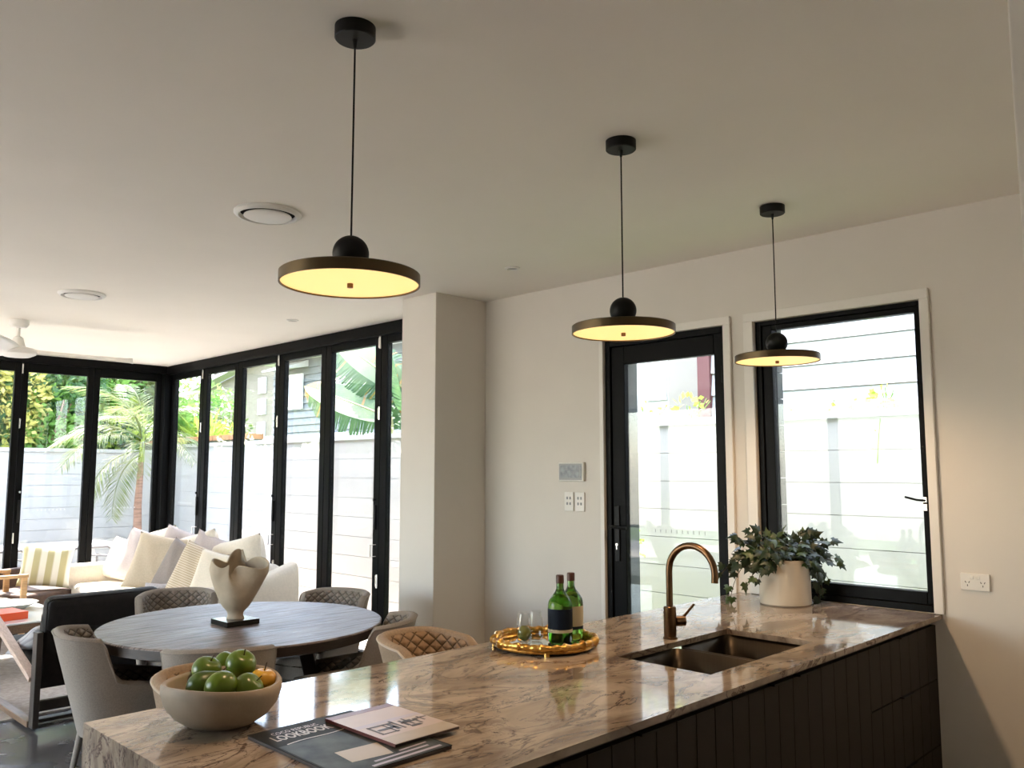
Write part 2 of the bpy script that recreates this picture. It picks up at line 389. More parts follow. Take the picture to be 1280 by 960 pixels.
# ------------------------------------------------------------ room shell
H = 2.7; T = 0.25; YB = 9.37
struct(B().box(-2.75, -1.45, -0.08, 4.05, YB + 0.08, 0).build('floor', 'concrete', smooth=False))
struct(B().box(-2.75, -1.45, H, 4.0 + T, YB + T, H + 0.3).build('ceiling', 'ceiling_paint', smooth=False))
w = B()
X0, X1 = 4.0, 4.0 + T
w.box(X0, -1.45, 0, X1, 1.325, H); w.box(X0, 1.325, 0, X1, 2.16, 0.90); w.box(X0, 1.325, 2.302, X1, 2.16, H)
w.box(X0, 2.16, 0, X1, 2.33, H); w.box(X0, 2.33, 2.306, X1, 3.152, H); w.box(X0, 3.152, 0, X1, 4.60, H)
w = w.build('wall_right', 'wall_paint', smooth=False); struct(w)
struct(B().box(3.545, 4.19, 0, 4.0, 4.545, H).build('wall_pillar', 'wall_paint', smooth=False, bevel=0.004))
struct(B().box(-2.75, -1.45, 0, 4.0, -1.2, H).build('wall_front', 'wall_paint', smooth=False))
w = B(); w.box(-2.75, -1.2, 0, -2.5, 3.4, H); w.box(-2.75, 3.4, 2.5, -2.5, 8.6, H); w.box(-2.75, 8.6, 0, -2.5, YB + T, H)
struct(w.build('wall_left', 'wall_paint', smooth=False))
struct(B().box(-2.5, YB, 0, -1.62, YB + T, H).build('wall_back', 'wall_paint', smooth=False))
# kitchen wall end close to the camera on the right
struct(B().box(2.0, -1.2, 0, 3.99, 0.452, H).build('wall_kitchen', 'wall_paint', smooth=False, bevel=0.004))
# grey rendered reveals seen through door and window glass
struct(B().box(4.085, 3.085, 0, 4.24, 3.151, 2.3).build('trim_reveal', 'render_grey', smooth=False))
tr = sroot('trim_window_reveal')
z = 0.93
while z < 2.28:
    B().box(4.085, 2.125, z, 4.24, 2.159, min(z + 0.136, 2.29)).build('block', 'render_grey', tr, smooth=False); z += 0.14

# casings (white)
def casing(name, y0, y1, z0, z1, wl, wr, wt=0.045):
    b = B(); p = 0.018
    b.box(4.0 - p, y0 - wr, z0, 4.0 - 0.0005, y0, z1); b.box(4.0 - p, y1, z0, 4.0 - 0.0005, y1 + wl, z1); b.box(4.0 - p, y0 - wr, z1, 4.0 - 0.0005, y1 + wl, z1 + wt)
    struct(b.build(name, 'trim_white', smooth=False, bevel=0.003))
casing('trim_1', 2.332, 3.150, 0.0, 2.306, 0.030, 0.043, 0.043)
casing('trim_2', 1.327, 2.156, 0.902, 2.302, 0.055, 0.040, 0.047)
for nm, (x0, y0, x1, y1) in {'baseboard_right': (3.985, 3.185, 3.9995, 4.19), 'baseboard_pillar': (3.53, 4.175, 3.5445, 4.545)}.items():
    struct(B().box(x0, y0, 0, x1, y1, 0.12).build(nm, 'trim_white', smooth=False))

def frame_yz(b, x0, x1, y0, y1, z0, z1, sl, sr, st, sb):  # rectangular frame in plane x
    b.box(x0, y0, z0, x1, y0 + sr, z1); b.box(x0, y1 - sl, z0, x1, y1, z1)
    b.box(x0, y0 + sr, z1 - st, x1, y1 - sl, z1); b.box(x0, y0 + sr, z0, x1, y1 - sl, z0 + sb); return b
def frame_xz(b, y0, y1, x0, x1, z0, z1, s, st, sb):
    b.box(x0, y0, z0, x0 + s, y1, z1); b.box(x1 - s, y0, z0, x1, y1, z1)
    b.box(x0 + s, y0, z1 - st, x1 - s, y1, z1); b.box(x0 + s, y0, z0, x1 - s, y1, z0 + sb); return b

# window_1 (kitchen)
wi = sroot('window_1', (4.0, 1.74, 0.9))
def L(b, o, x=4.0, y=0.0, z=0.0): b.v = [(a[0] - x, a[1] - y, a[2] - z) for a in b.v]; return b
L(frame_yz(B(), 4.012, 4.09, 1.327, 2.154, 0.901, 2.300, 0.030, 0.014, 0.022, 0.03), 0, 4, 1.74, .9).build('window_frame', 'black_frame', wi, smooth=False, bevel=0.002)
L(frame_yz(B(), 4.022, 4.075, 1.342, 2.122, 0.932, 2.277, 0.052, 0.022, 0.026, 0.055), 0, 4, 1.74, .9).build('sash', 'black_frame', wi, smooth=False, bevel=0.003)
L(B().box(4.045, 1.365, 0.988, 4.051, 2.069, 2.25), 0, 4, 1.74, .9).build('pane', 'pane_glass', wi, smooth=False)
lt = B(); lt.box(4.004, 1.340, 1.345, 4.022, 1.360, 1.378); lt.box(4.004, 1.340, 1.382, 4.020, 1.360, 1.408)
L(lt, 0, 4, 1.74, .9).build('latch', 'chrome', wi, smooth=False, bevel=0.003)
L(B().tube([(4.004, 1.35, 1.392), (3.975, 1.375, 1.395), (3.96, 1.42, 1.408)], 0.005), 0, 4, 1.74, .9).build('latch_lever', 'black_metal', wi)

# door_1 (kitchen side door)
do = sroot('door_1', (4.0, 2.74, 0))
L(frame_yz(B(), 4.005, 4.085, 2.333, 3.149, 0.0, 2.304, 0.036, 0.022, 0.036, 0.02), 0, 4, 2.74).build('door_frame', 'black_frame', do, smooth=False, bevel=0.002)
lf = L(frame_yz(B(), 4.018, 4.062, 2.357, 3.111, 0.022, 2.266, 0.094, 0.052, 0.108, 0.12), 0, 4, 2.74).build('door_leaf', 'black_frame', do, smooth=False, bevel=0.004)
L(B().box(4.037, 2.408, 0.14, 4.043, 3.018, 2.16), 0, 4, 2.74).build('pane', 'pane_glass', lf, smooth=False)
L(B().box(4.008, 3.060, 1.00, 4.018, 3.095, 1.32), 0, 4, 2.74).build('lock_plate', 'black_metal', do, smooth=False, bevel=0.003)
L(B().tube([(4.014, 3.078, 1.20), (3.955, 3.078, 1.20), (3.95, 3.06, 1.20), (3.95, 2.965, 1.197)], 0.009), 0, 4, 2.74).build('door_handle', 'black_metal', do)
L(B().tube([(4.009, 3.078, 1.095), (4.004, 3.078, 1.095)], 0.009).box(4.003, 3.074, 1.068, 4.008, 3.082, 1.09), 0, 4, 2.74).build('keyhole', 'chrome', do)
for z in (2.0, 1.25, 0.3):
    L(B().tube([(4.012, 2.356, z), (4.012, 2.356, z + 0.09)], 0.007), 0, 4, 2.74).build('hinge', 'black_metal', do)
mk = B()
for i in range(10): y = 2.50 + i * 0.036; mk.box(4.0345, y, 1.178, 4.0365, y + 0.004, 1.196)
L(mk, 0, 4, 2.74).build('safety_dashes', 'grey_plastic', lf, smooth=False)

# bifold head tracks and corner post
struct(B().box(3.995, 4.60, 2.615, 4.13, 9.50, H - 0.001).build('trim_3', 'black_frame', smooth=False, bevel=0.004))
struct(B().box(3.985, 4.60, 2.60, 4.02, 9.36, 2.622).build('trim_5', 'black_frame', smooth=False, bevel=0.003))
struct(B().box(-1.62, 9.372, 2.615, 3.994, 9.50, H - 0.001).build('trim_4', 'black_frame', smooth=False, bevel=0.004))
struct(B().box(3.955, 9.325, 0, 4.12, 9.49, 2.614).build('trim_6', 'black_frame', smooth=False, bevel=0.006))
struct(B().box(4.051, 4.60, -0.05, 4.13, 9.324, 0.012).build('trim_7', 'black_frame', smooth=False))
struct(B().box(-1.62, 9.451, -0.05, 3.954, 9.52, 0.012).build('trim_8', 'black_frame', smooth=False))
yb = [4.60, 5.43, 6.22, 6.99, 7.78, 8.54, 9.322]
for i in range(6):
    y0, y1 = yb[i] + 0.002, yb[i + 1] - 0.002
    d = sroot('door_%d' % (i + 2), (4.055, (y0 + y1) / 2, 0))
    b = frame_yz(B(), -0.025, 0.025, (y0 - y1) / 2, (y1 - y0) / 2, 0.014, 2.6145, 0.078, 0.078, 0.0745, 0.10)
    b.build('door_leaf', 'black_frame', d, smooth=False, bevel=0.004)
    B().box(-0.003, (y0 - y1) / 2 + 0.079, 0.115, 0.003, (y1 - y0) / 2 - 0.079, 2.539).build('pane', 'pane_glass', d, smooth=False)
    e = (y0 - y1) / 2
    if i in (0, 1, 3, 5):
        mk = B()
        for k in range(9): mk.box(-0.0045, -0.16 + k * 0.036, 1.178, -0.0035, -0.154 + k * 0.036, 1.196)
        mk.build('safety_dashes', 'frost', d, smooth=False)
    if i % 2 == 1 and i < 6:      # hinged joints carry hinges and handles
        for z in (2.50, 1.93, 0.62):
            h = B(); h.tube([(-0.034, e + 0.002, z), (-0.034, e + 0.002, z + 0.105)], 0.009); h.box(-0.032, e, z + 0.01, -0.026, e + 0.03, z + 0.095)
            h.build('hinge', 'chrome', d)
        B().box(-0.040, e + 0.03, 1.07, -0.026, e + 0.055, 1.26).build('lock_plate', 'black_metal', d, smooth=False, bevel=0.003)
        B().tube([(-0.036, e + 0.042, 1.30), (-0.048, e + 0.042, 1.30)], 0.012).build('lock_cylinder', 'black_metal', d)
        p = B().tube([(-0.028, e + 0.028, 0.86), (-0.066, e + 0.05, 0.86), (-0.066, e + 0.05, 0.95), (-0.028, e + 0.028, 0.95)], 0.006)
        p.build('pull_ring', 'chrome', d)
xb = [-1.62, -0.91, -0.22, 0.47, 1.16, 1.85, 2.54, 3.23, 3.953]
for i in range(8):
    x0, x1 = xb[i] + 0.002, xb[i + 1] - 0.002
    d = sroot('door_%d' % (i + 8), ((x0 + x1) / 2, 9.425, 0))
    frame_xz(B(), -0.025, 0.025, (x0 - x1) / 2, (x1 - x0) / 2, 0.014, 2.6145, 0.060, 0.0915, 0.10).build('door_leaf', 'black_frame', d, smooth=False, bevel=0.004)
    B().box((x0 - x1) / 2 + 0.061, -0.003, 0.115, (x1 - x0) / 2 - 0.061, 0.003, 2.522).build('pane', 'pane_glass', d, smooth=False)
    mk = B()
    for k in range(8): mk.box(-0.13 + k * 0.036, -0.0045, 1.13, -0.122 + k * 0.036, -0.0035, 1.142)
    mk.build('safety_dashes', 'frost', d, smooth=False)
    e = (x0 - x1) / 2
    if i % 2 == 0:
        for z in (2.50, 1.95, 0.82):
            B().tube([(e, -0.034, z), (e, -0.034, z + 0.10)], 0.009).build('hinge', 'chrome', d)
        B().box(e + 0.025, -0.040, 1.02, e + 0.048, -0.026, 1.24).build('lock_plate', 'black_metal', d, smooth=False, bevel=0.003)
        B().tube([(e + 0.037, -0.036, 1.32), (e + 0.037, -0.046, 1.32)], 0.012).build('lock_cylinder', 'chrome', d)
# unseen left glazing, added to bring more daylight indoors: plain panes
for i in range(4):
    y0 = 3.4 + i * 1.3
    d = sroot('window_%d' % (i + 2), (-2.62, y0 + 0.65, 0))
    frame_yz(B(), -0.03, 0.03, -0.649, 0.649, 0.0, 2.499, 0.06, 0.06, 0.06, 0.08).build('window_frame', 'black_frame', d, smooth=False)
    B().box(-0.003, -0.589, 0.081, 0.003, 0.589, 2.438).build('pane', 'pane_glass', d, smooth=False)

# ------------------------------------------------------------ kitchen island
isl = thing('worktop', 'long polished brown veined stone island worktop with waterfall end', 'worktop', (0.80, 1.30, 0))
# local coords: x 0..3.199, y 0..0.98
cx0, cx1, cyy0, cyy1 = 1.53, 2.24, 0.135, 0.495
b = B(); z0, z1 = 0.88, 0.90; LX = 3.199; LY = 0.98
b.box(0, 0, z0, cx0, LY, z1); b.box(cx1, 0, z0, LX, LY, z1); b.box(cx0, 0, z0, cx1, cyy0, z1); b.box(cx0, cyy1, z0, cx1, LY, z1)
# weld so the top is one continuous slab
sl_ = b.build('slab', 'marble', isl, smooth=False)
bm = bmesh.new(); bm.from_mesh(sl_.data); bmesh.ops.remove_doubles(bm, verts=bm.verts, dist=1e-5)
kill = [f for f in bm.faces if abs(f.normal.x) > 0.9 and (abs(f.calc_center_median().x - cx0) < 1e-3 or abs(f.calc_center_median().x - cx1) < 1e-3) and not (cyy0 < f.calc_center_median().y < cyy1 and (f.calc_center_median().y > cyy0 + .01) and len(f.verts) == 4 and (max(v.co.y for v in f.verts) - min(v.co.y for v in f.verts)) < 0.4)]
bm.free()
B().box(0, 0.0, 0.0, 0.02, LY, z0 - 0.0005).build('waterfall_end', 'marble', isl, smooth=False)

def vj_panel(bd, x0, x1, z0, z1, y=0.0, t=0.02, step=0.10):
    x = x0; g = 0.004
    n = max(1, round((x1 - x0) / step)); st = (x1 - x0) / n
    bd.box(x0, y + 0.006, z0, x1, y + t, z1)
    for i in range(n): bd.box(x0 + i * st + (g / 2 if i else 0), y, z0, x0 + (i + 1) * st - (g / 2 if i < n - 1 else 0), y + 0.0065, z1)
    return bd
def door_unit(x0, x1, label, pull, back=1.95):
    u = thing('base_cabinet', label, 'cabinet', (x0, 1.33, 0), group='charcoal base cabinets of the island')
    wd = x1 - x0
    top = 0.62 if x0 > 2.0 and x1 < 3.3 else 0.879
    b = B(); b.box(0.001, 0.021, 0.10, wd - 0.001, back - 1.33, top); b.box(0.001, 0.06, 0.0, wd - 0.001, 0.5, 0.10)
    if top < 0.87: b.box(0.001, 0.021, 0.62, wd - 0.001, 0.034, 0.879)
    b.build('carcass', 'carcass', u, smooth=False)
    dr = vj_panel(B(), 0.002, wd - 0.002, 0.105, 0.852).build('door', 'cabinet', u, smooth=False)
    if pull is not None:
        B().box(pull, -0.012, 0.852, pull + 0.12, 0.012, 0.858).build('handle', 'black_metal', dr, smooth=False)
    return u
door_unit(0.822, 1.51, 'charcoal island cupboard beside the stone waterfall end', None)
door_unit(1.51, 2.08, 'charcoal island cupboard between waterfall end cupboard and sink', 0.30)
door_unit(2.08, 2.655, 'charcoal grooved cupboard under the near sink bowl', 0.43)
door_unit(2.655, 3.27, 'charcoal grooved cupboard under the far sink bowl, left of drawers', 0.03)
u = thing('drawer_cabinet', 'charcoal grooved three drawer unit at the wall end of island', 'cabinet', (3.27, 1.33, 0), group='charcoal base cabinets of the island')
b = B(); b.box(0.001, 0.021, 0.10, 0.728, 0.62, 0.879); b.box(0.001, 0.06, 0, 0.728, 0.5, 0.10); b.build('carcass', 'carcass', u, smooth=False)
for a, c in ((0.625, 0.852), (0.352, 0.619), (0.105, 0.346)):
    dr = vj_panel(B(), 0.002, 0.715, a, c).build('drawer', 'cabinet', u, smooth=False)
    B().box(0.30, -0.012, c, 0.42, 0.012, c + 0.004).build('handle', 'black_metal', dr, smooth=False)
B().box(0.7155, 0.0, 0.0, 0.7285, 0.02, 0.852).build('filler', 'cabinet', u, smooth=False)

# sink
sk = thing('sink', 'double bowl bronze steel undermount sink let into stone worktop', 'sink', (2.685, 1.615, 0.66))
def bowl(x0, x1, y0, y1, name):
    def rr(u, ins, z):
        a = 2 * PI * u; r = 0.035; hx = (x1 - x0) / 2 - ins; hy = (y1 - y0) / 2 - ins
        c, s_ = math.cos(a), math.sin(a); e = 0.18
        return ((x0 + x1) / 2 + hx * math.copysign(abs(c) ** e, c), (y0 + y1) / 2 + hy * math.copysign(abs(s_) ** e, s_), z)
    lv = [(0, 0.219), (0.002, 0.10), (0.004, 0.03), (0.012, 0.008), (0.05, 0.0), (0.12, -0.001)]
    def fn(u, v):
        k = min(int(v * 5 + 1e-6), 5); return rr(u, *lv[k])
    b = B().grid(fn, 72, 5, cu=True)
    n = 72; o = 5 * n; b.add([((x0 + x1) / 2, (y0 + y1) / 2, -0.002)], []); c = len(b.v) - 1
    for i in range(n): b.f.append((o + i, o + (i + 1) % n, c)); b.mi.append(0)
    ob = b.build(name, 'sink_steel', sk)
    sd_ = ob.modifiers.new('solid', 'SOLIDIFY'); sd_.thickness = 0.002; sd_.offset = 1
    B().lathe([(0.0, 0.001), (0.03, 0.001), (0.036, 0.003), (0.04, 0.0)], 24, ((x0 + x1) / 2, (y0 + y1) / 2, -0.002), cap=False).build('drain', 'chrome', sk)
bowl(-0.362, -0.006, -0.186, 0.186, 'bowl'); bowl(0.018, 0.362, -0.186, 0.186, 'bowl')
B().box(-0.0055, -0.186, 0.12, 0.0175, 0.186, 0.205).build('divider', 'sink_steel', sk, smooth=False, bevel=0.006, seg=3)

# tap
tp = thing('kitchen_tap', 'brushed bronze gooseneck mixer tap behind the sink', 'tap', (2.72, 1.845, 0.9))
B().lathe([(0.027, 0), (0.027, 0.006), (0.0235, 0.008), (0.0235, 0.115), (0.021, 0.118), (0.014, 0.119)], 28).build('body', 'bronze', tp)
pts = [(0, 0, 0.115), (0, 0, 0.25)]
for i in range(0, 19): a = PI * i / 18 * 1.03; pts.append((0, -0.098 + 0.098 * math.cos(a), 0.25 + 0.098 * math.sin(a)))
pts.append((0, pts[-1][1] + 0.001, pts[-1][2] - 0.02))
B().tube(pts, 0.0125, 16).build('spout', 'bronze', tp)
B().tube([(0.02, -0.01, 0.062), (0.052, -0.03, 0.062)], 0.019, 20).build('lever_body', 'bronze', tp)
B().tube([(0.046, -0.026, 0.072), (0.085, -0.052, 0.122)], [0.006, 0.0045], 10).build('lever', 'bronze', tp)

# ------------------------------------------------------------ pendants
def pendant(name, x, yy, lab):
    t = thing(name, lab, 'pendant lamp', (x, yy, 2.0), group='pendant lamps over the island')
    B().lathe([(0.054, 0.699), (0.054, 0.667), (0.051, 0.664), (0.0, 0.664)], 40).build('canopy', 'black_metal', t)
    B().tube([(0, 0, 0.665), (0, 0, 0.64)], [0.007, 0.004], 10).build('cord_grip', 'black_metal', t)
    B().tube([(0, 0, 0.65), (0, 0, 0.13)], 0.0026, 8).build('cord', 'black_metal', t)
    B().ball((0, 0, 0.082), 0.047, 32, 20).build('ball', 'black_metal', t)
    B().lathe([(0.0, 0.030), (0.176, 0.030), (0.180, 0.027), (0.180, 0.0), (0.176, 0.0), (0.176, 0.006)], 72, cap=False).build('shade', 'lamp_brass', t)
    B().lathe([(0.0, 0.004), (0.1755, 0.004)], 72, cap=False).build('diffuser', 'diffuser', t, smooth=False)
    B().lathe([(0.0, 0.0035), (0.008, 0.003), (0.008, -0.008), (0.0, -0.009)], 16, cap=False).build('knob', 'bronze', t)
    sp = bpy.data.lights.new('lamp_light', 'SPOT'); sp.energy = 2.6; sp.color = (1.0, 0.66, 0.38); sp.spot_size = R(168); sp.spot_blend = 0.6; sp.shadow_soft_size = 0.0
    lo = bpy.data.objects.new('lamp_light', sp); COL.objects.link(lo); lo.parent = t; lo.location = (0, 0, -0.012)
    return t
pendant('pendant_lamp', 1.230, 1.796, 'flat brass disc pendant hanging nearest, over the fruit bowl end')
pendant('pendant_lamp', 2.35, 1.765, 'flat brass disc pendant hanging over the bottles, before door')
pendant('pendant_lamp', 3.425, 1.739, 'flat brass disc pendant hanging furthest, in front of kitchen window')

# ------------------------------------------------------------ ceiling fittings
def vent(x, y, r, lab):
    t = thing('ceiling_vent', lab, 'air vent', (x, y, H - 0.03), group='round ceiling air vents')
    B().lathe([(r, 0.0295), (r, 0.022), (r * 0.93, 0.012), (r * 0.86, 0.010), (r * 0.80, 0.024)], 48, cap=False).build('rim', 'white_plastic', t)
    B().lathe([(r * 0.82, 0.028), (0.0, 0.0285)], 48, cap=False).build('throat', 'dark_hole', t)
    B().lathe([(0.0, 0.008), (r * 0.66, 0.006), (r * 0.71, 0.010), (r * 0.70, 0.014), (0, 0.015)], 48, cap=False).build('disc', 'white_plastic', t)
vent(1.893, 3.43, 0.150, 'round white air vent in ceiling above the dining table')
vent(1.925, 5.91, 0.145, 'round white air vent in ceiling further back, above lounge')
def downlight(x, y, lab):
    t = thing('downlight', lab, 'downlight', (x, y, H - 0.02))
    B().lathe([(0.045, 0.0195), (0.045, 0.015), (0.034, 0.011), (0.030, 0.018)], 32, cap=False).build('rim', 'white_plastic', t)
    B().lathe([(0.031, 0.0185), (0, 0.0185)], 24, cap=False).build('lens', 'grey_plastic', t)
downlight(3.43, 3.37, 'small recessed downlight in ceiling near the pillar corner')
downlight(3.43, 5.78, 'small recessed downlight in ceiling near the black folding doors')
fan = thing('ceiling_fan', 'white three blade ceiling fan over the lounge', 'ceiling fan', (1.93, 7.30, H - 0.30))
B().lathe([(0.072, 0.299), (0.070, 0.262), (0.05, 0.24), (0.0, 0.235)], 32, cap=False).build('canopy', 'white_plastic', fan)
B().tube([(0, 0, 0.25), (0, 0, 0.15)], 0.014, 12).build('rod', 'white_plastic', fan)
B().lathe([(0.02, 0.17), (0.035, 0.16), (0.055, 0.09), (0.12, 0.075), (0.135, 0.05), (0.13, 0.03), (0.09, 0.01), (0.0, 0.0)], 40, cap=False).build('motor', 'white_plastic', fan)
def blade():
    def fn(u, v):
        r = 0.10 + 0.78 * u; wd = 0.045 + 0.03 * math.sin(PI * min(1, u * 1.1)); wd *= 1 if u < 0.93 else math.sqrt(max(0.02, 1 - ((u - .93) / .07) ** 2))
        return (r, (v - 0.5) * 2 * wd, 0.055 + (v - 0.5) * 0.045)
    return B().grid(fn, 18, 4)
bl = blade().build('blade', 'white_plastic', fan); m_ = bl.modifiers.new('s', 'SOLIDIFY'); m_.thickness = 0.006
for k, a in enumerate((0, 120, 240)):
    if k == 0: bl.rotation_euler = (0, 0, R(a))
    else: copy_to(bl, fan, rot=(0, 0, R(a)))

# ------------------------------------------------------------ wall fittings (wall x = 4)
t = thing('alarm_panel', 'white framed grey touch screen panel on wall left of door', 'control panel', (3.999, 3.405, 1.52))
B().box(-0.022, -0.100, -0.058, 0, 0.100, 0.058).build('case', 'white_plastic', t, smooth=False, bevel=0.004)
B().box(-0.0235, -0.090, -0.050, -0.0215, 0.094, 0.050).build('bezel', 'grey_plastic', t, smooth=False)
B().box(-0.0248, -0.066, -0.036, -0.0232, 0.082, 0.040).build('display', 'screen', t, smooth=False)
B().box(-0.0248, -0.086, -0.036, -0.0232, -0.076, 0.040).build('side_strip', 'screen', t, smooth=False)
def plate(y, lab, n):
    t = thing('switch_plate', lab, 'switch', (3.999, y, 1.337), group='white switch plates under the alarm panel')
    B().box(-0.010, -0.036, -0.058, 0, 0.036, 0.058).build('plate', 'white_plastic', t, smooth=False, bevel=0.003)
    for i in range(n):
        zz = 0.022 - 0.034 * (i // 2); yy = 0.012 if i % 2 else -0.012
        B().box(-0.0135, yy - 0.005, zz - 0.008, -0.0095, yy + 0.005, zz + 0.008).build('rocker', 'grey_plastic', t, smooth=False)
plate(3.432, 'white two rocker switch plate, left one beneath the alarm panel', 4)
plate(3.345, 'white switch plate nearest the side door, beneath the alarm panel', 4)
t = thing('power_outlet', 'white double power outlet on wall right of kitchen window', 'power outlet', (3.999, 1.158, 1.052))
B().box(-0.010, -0.057, -0.036, 0, 0.057, 0.036).build('plate', 'white_plastic', t, smooth=False, bevel=0.003)
for s_ in (-1, 1):
    B().box(-0.014, s_ * 0.012 - 0.007, 0.012, -0.0095, s_ * 0.012 + 0.007, 0.026).build('rocker', 'white_plastic', t, smooth=False, bevel=0.002)
    hb = B(); c = s_ * 0.030
    for dy, dz, rt in ((-0.007, 0.003, 30), (0.007, 0.003, -30), (0, -0.011, 0)):
        a = R(rt); v = [(-0.0108, c + dy + (p * math.cos(a) - q * math.sin(a)), -0.004 + dz + (p * math.sin(a) + q * math.cos(a))) for p, q in ((-.0015, -.004), (.0015, -.004), (.0015, .004), (-.0015, .004))]
        hb.add(v, [(0, 1, 2, 3)])
    hb.build('socket', 'dark_hole', t, smooth=False)

# ------------------------------------------------------------ chairs
def chair_shell(back_z, arm_z, seat_z, hw=0.235, depth=0.50, hb=0.0, thick=0.045, low=None, wing=0.50):
    """U shaped wrap-around back, opening to +X; returns fn(u, v, off) on shell; u 0..1 round, v 0..1 up"""
    low = seat_z - 0.13 if low is None else low
    def plan(u, off):
        s = 2 * u - 1
        # superellipse U: back at -x
        a = PI * 0.5 + PI * u     # from +y side over -x to -y
        x = math.cos(a); y = math.sin(a); e = 0.62
        px = -abs(x) ** e * 0.25; py = math.copysign(abs(y) ** e, y) * hw
        ext = max(0.0, abs(s) - 0.0)
        n = Vector((x, y, 0)).normalized()
        return Vector((px, py, 0)), n
    def top(u):
        s = abs(2 * u - 1)
        if s < wing: return back_z - 0.02 * (s / wing) ** 2
        k = min(1, (s - wing) / 0.075); k = k * k * (3 - 2 * k)
        zt = back_z - 0.02 + (arm_z - back_z + 0.02) * k
        if s > wing + 0.075: zt -= 0.05 * (s - wing - 0.075) / (0.925 - wing)
        return zt
    def fn(u, v, off):
        # straight fore part of arms: stretch u ends forwards
        s = 2 * u - 1; f = 0.74
        if abs(s) > f:
            p, n = plan(0.0 if s < 0 else 1.0, 0); p = p + Vector(((abs(s) - f) / (1 - f) * (depth - 0.25), 0, 0))
            p.y *= 1 + 0.0 * abs(s)
        else: p, n = plan((s / f + 1) / 2, 0)
        zt = top(u); z = low + (zt - low) * v
        tz = (z - seat_z) / (back_z - seat_z)
        flare = 0.035 * max(-0.6, tz)
        p = p + n * flare
        p.x -= 0.05 * max(-0.4, tz) * (1 if abs(s) < f else max(0, 1 - (abs(s) - f) * 3))
        p = p - n * off
        return Vector((p.x, p.y, z))
    return fn, top, low
def make_chair(name, label, cat, fab, back_z, arm_z, seat_z, stool=False, group=None, inner=None):
    t = thing(name, label, cat, group=group); inner = inner or fab
    qa, qh = (0.027, 0.022) if stool else (0.025, 0.020)
    fn, top, low = chair_shell(back_z, arm_z, seat_z, hw=0.205 if not stool else 0.150, wing=0.61 if not stool else 0.70, depth=0.47 if not stool else 0.40)
    th = 0.042
    nu, nv = 120, 12
    ou = B().grid(lambda u, v: fn(u, v, 0.0), nu // 2, nv)
    # rounded top rim: half circle from outer to inner
    def rim(u, v):
        a = PI * v; o = fn(u, 1, 0); i = fn(u, 1, th); c = (o + i) / 2; r = (o - i) / 2
        return c + r * math.cos(a) + Vector((0, 0, math.sin(a) * th * 0.42))
    ou.grid(rim, nu // 2, 6)
    for uu in (0.0, 1.0):
        ou.grid(lambda a, v: (lambda o, i: (o + i) / 2 + (o - i) / 2 * math.cos(PI * a) + Vector((math.sin(PI * a) * th * 0.5, 0, 0)))(fn(uu, v, 0), fn(uu, v, th)), 6, nv)
    ou.build('back_shell', fab, t)
    v0 = max(0.0, (seat_z - low) / (back_z - low) - 0.06)
    nu2, nv2 = 190, 60
    AL = [0.0]
    for i in range(200): AL.append(AL[-1] + (fn((i + 1) / 200, 0.85, th) - fn(i / 200, 0.85, th)).length)
    def arcl(u):
        k = min(199, int(u * 200)); return AL[k] + (AL[k + 1] - AL[k]) * (u * 200 - k)
    def inn(u, v):
        vv = v; p = fn(u, vv, th)
        arc = arcl(u); h = p.z
        a = arc / qa + h / qh; b_ = arc / qa - h / qh
        d = min(abs(math.sin(a * PI / 2)), abs(math.sin(b_ * PI / 2)))
        dimple = 0.009 * (d ** 0.45)
        if v > 0.95: dimple *= (1 - v) / 0.05
        o2 = fn(u, vv, th + dimple); return o2
    qo = B().grid(inn, nu2, nv2).build('quilted_lining', 'stool_quilt' if stool else 'chair_quilt', t, ang=80)
    uvl = qo.data.uv_layers.new(name='UVMap').data; uvs = []
    for j in range(nv2 + 1):
        for i in range(nu2 + 1):
            uvs.append((arcl(min(i / nu2, 0.9999)) / qa, fn(i / nu2, j / nv2, th).z / qh))
    for lp in qo.data.loops: uvl[lp.index].uv = uvs[lp.vertex_index]
    # piping along the rim
    pts = [fn(i / 80, 1, 0.0) + Vector((0, 0, 0.004)) for i in range(81)]
    B().tube(pts, 0.0045, 6).build('piping', 'stool_piping' if stool else fab, t)
    # seat base panel + cushion
    def outline(a, gx, gy, z):
        c, s_ = math.cos(a), math.sin(a); e = 0.55
        return ((0.01 + gx * math.copysign(abs(c) ** e, c)), gy * math.copysign(abs(s_) ** e, s_), z)
    sb = B()
    lv = [(0.19, 0.15, seat_z - 0.13), (0.222, 0.175, seat_z - 0.10), (0.232, 0.182, seat_z - 0.03)]
    sb.grid(lambda u, v: outline(2 * PI * u, *lv[min(2, int(v * 2 + 1e-6))]), 48, 2, cu=True)
    sb.add([outline(2 * PI * i / 48, *lv[0]) for i in range(48)], [tuple(range(48))])
    sb.build('seat_base', fab, t)
    def cush(u, v):
        r = min(1, v * 1.02); x, y, _ = outline(2 * PI * u, 0.228 * r, 0.165 * r, 0)
        z = seat_z - 0.03 + 0.055 * (1 - r ** 6) ** 0.5 if r < 1 else seat_z - 0.03
        gx = abs(math.sin(x / 0.032 * PI / 2)); z += 0.006 * (gx ** 0.5) - (0.0)
        z += 0.002 * abs(math.sin(y / 0.05 * PI))
        return (x + 0.01, y, z)
    B().grid(cush, 72, 30, cu=True).build('seat_cushion', inner if not stool else fab, t, ang=80)
    # legs
    for sx, sy in ((1, 1), (1, -1), (-1, 1), (-1, -1)):
        a = (0.17 * sx, 0.15 * sy, seat_z - 0.11); c = (0.215 * sx - 0.01, 0.205 * sy, 0.0)
        B().tube([c, a], [0.010, 0.019], 12).build('leg', 'chair_fabric' if not stool else 'dark_wood', t)
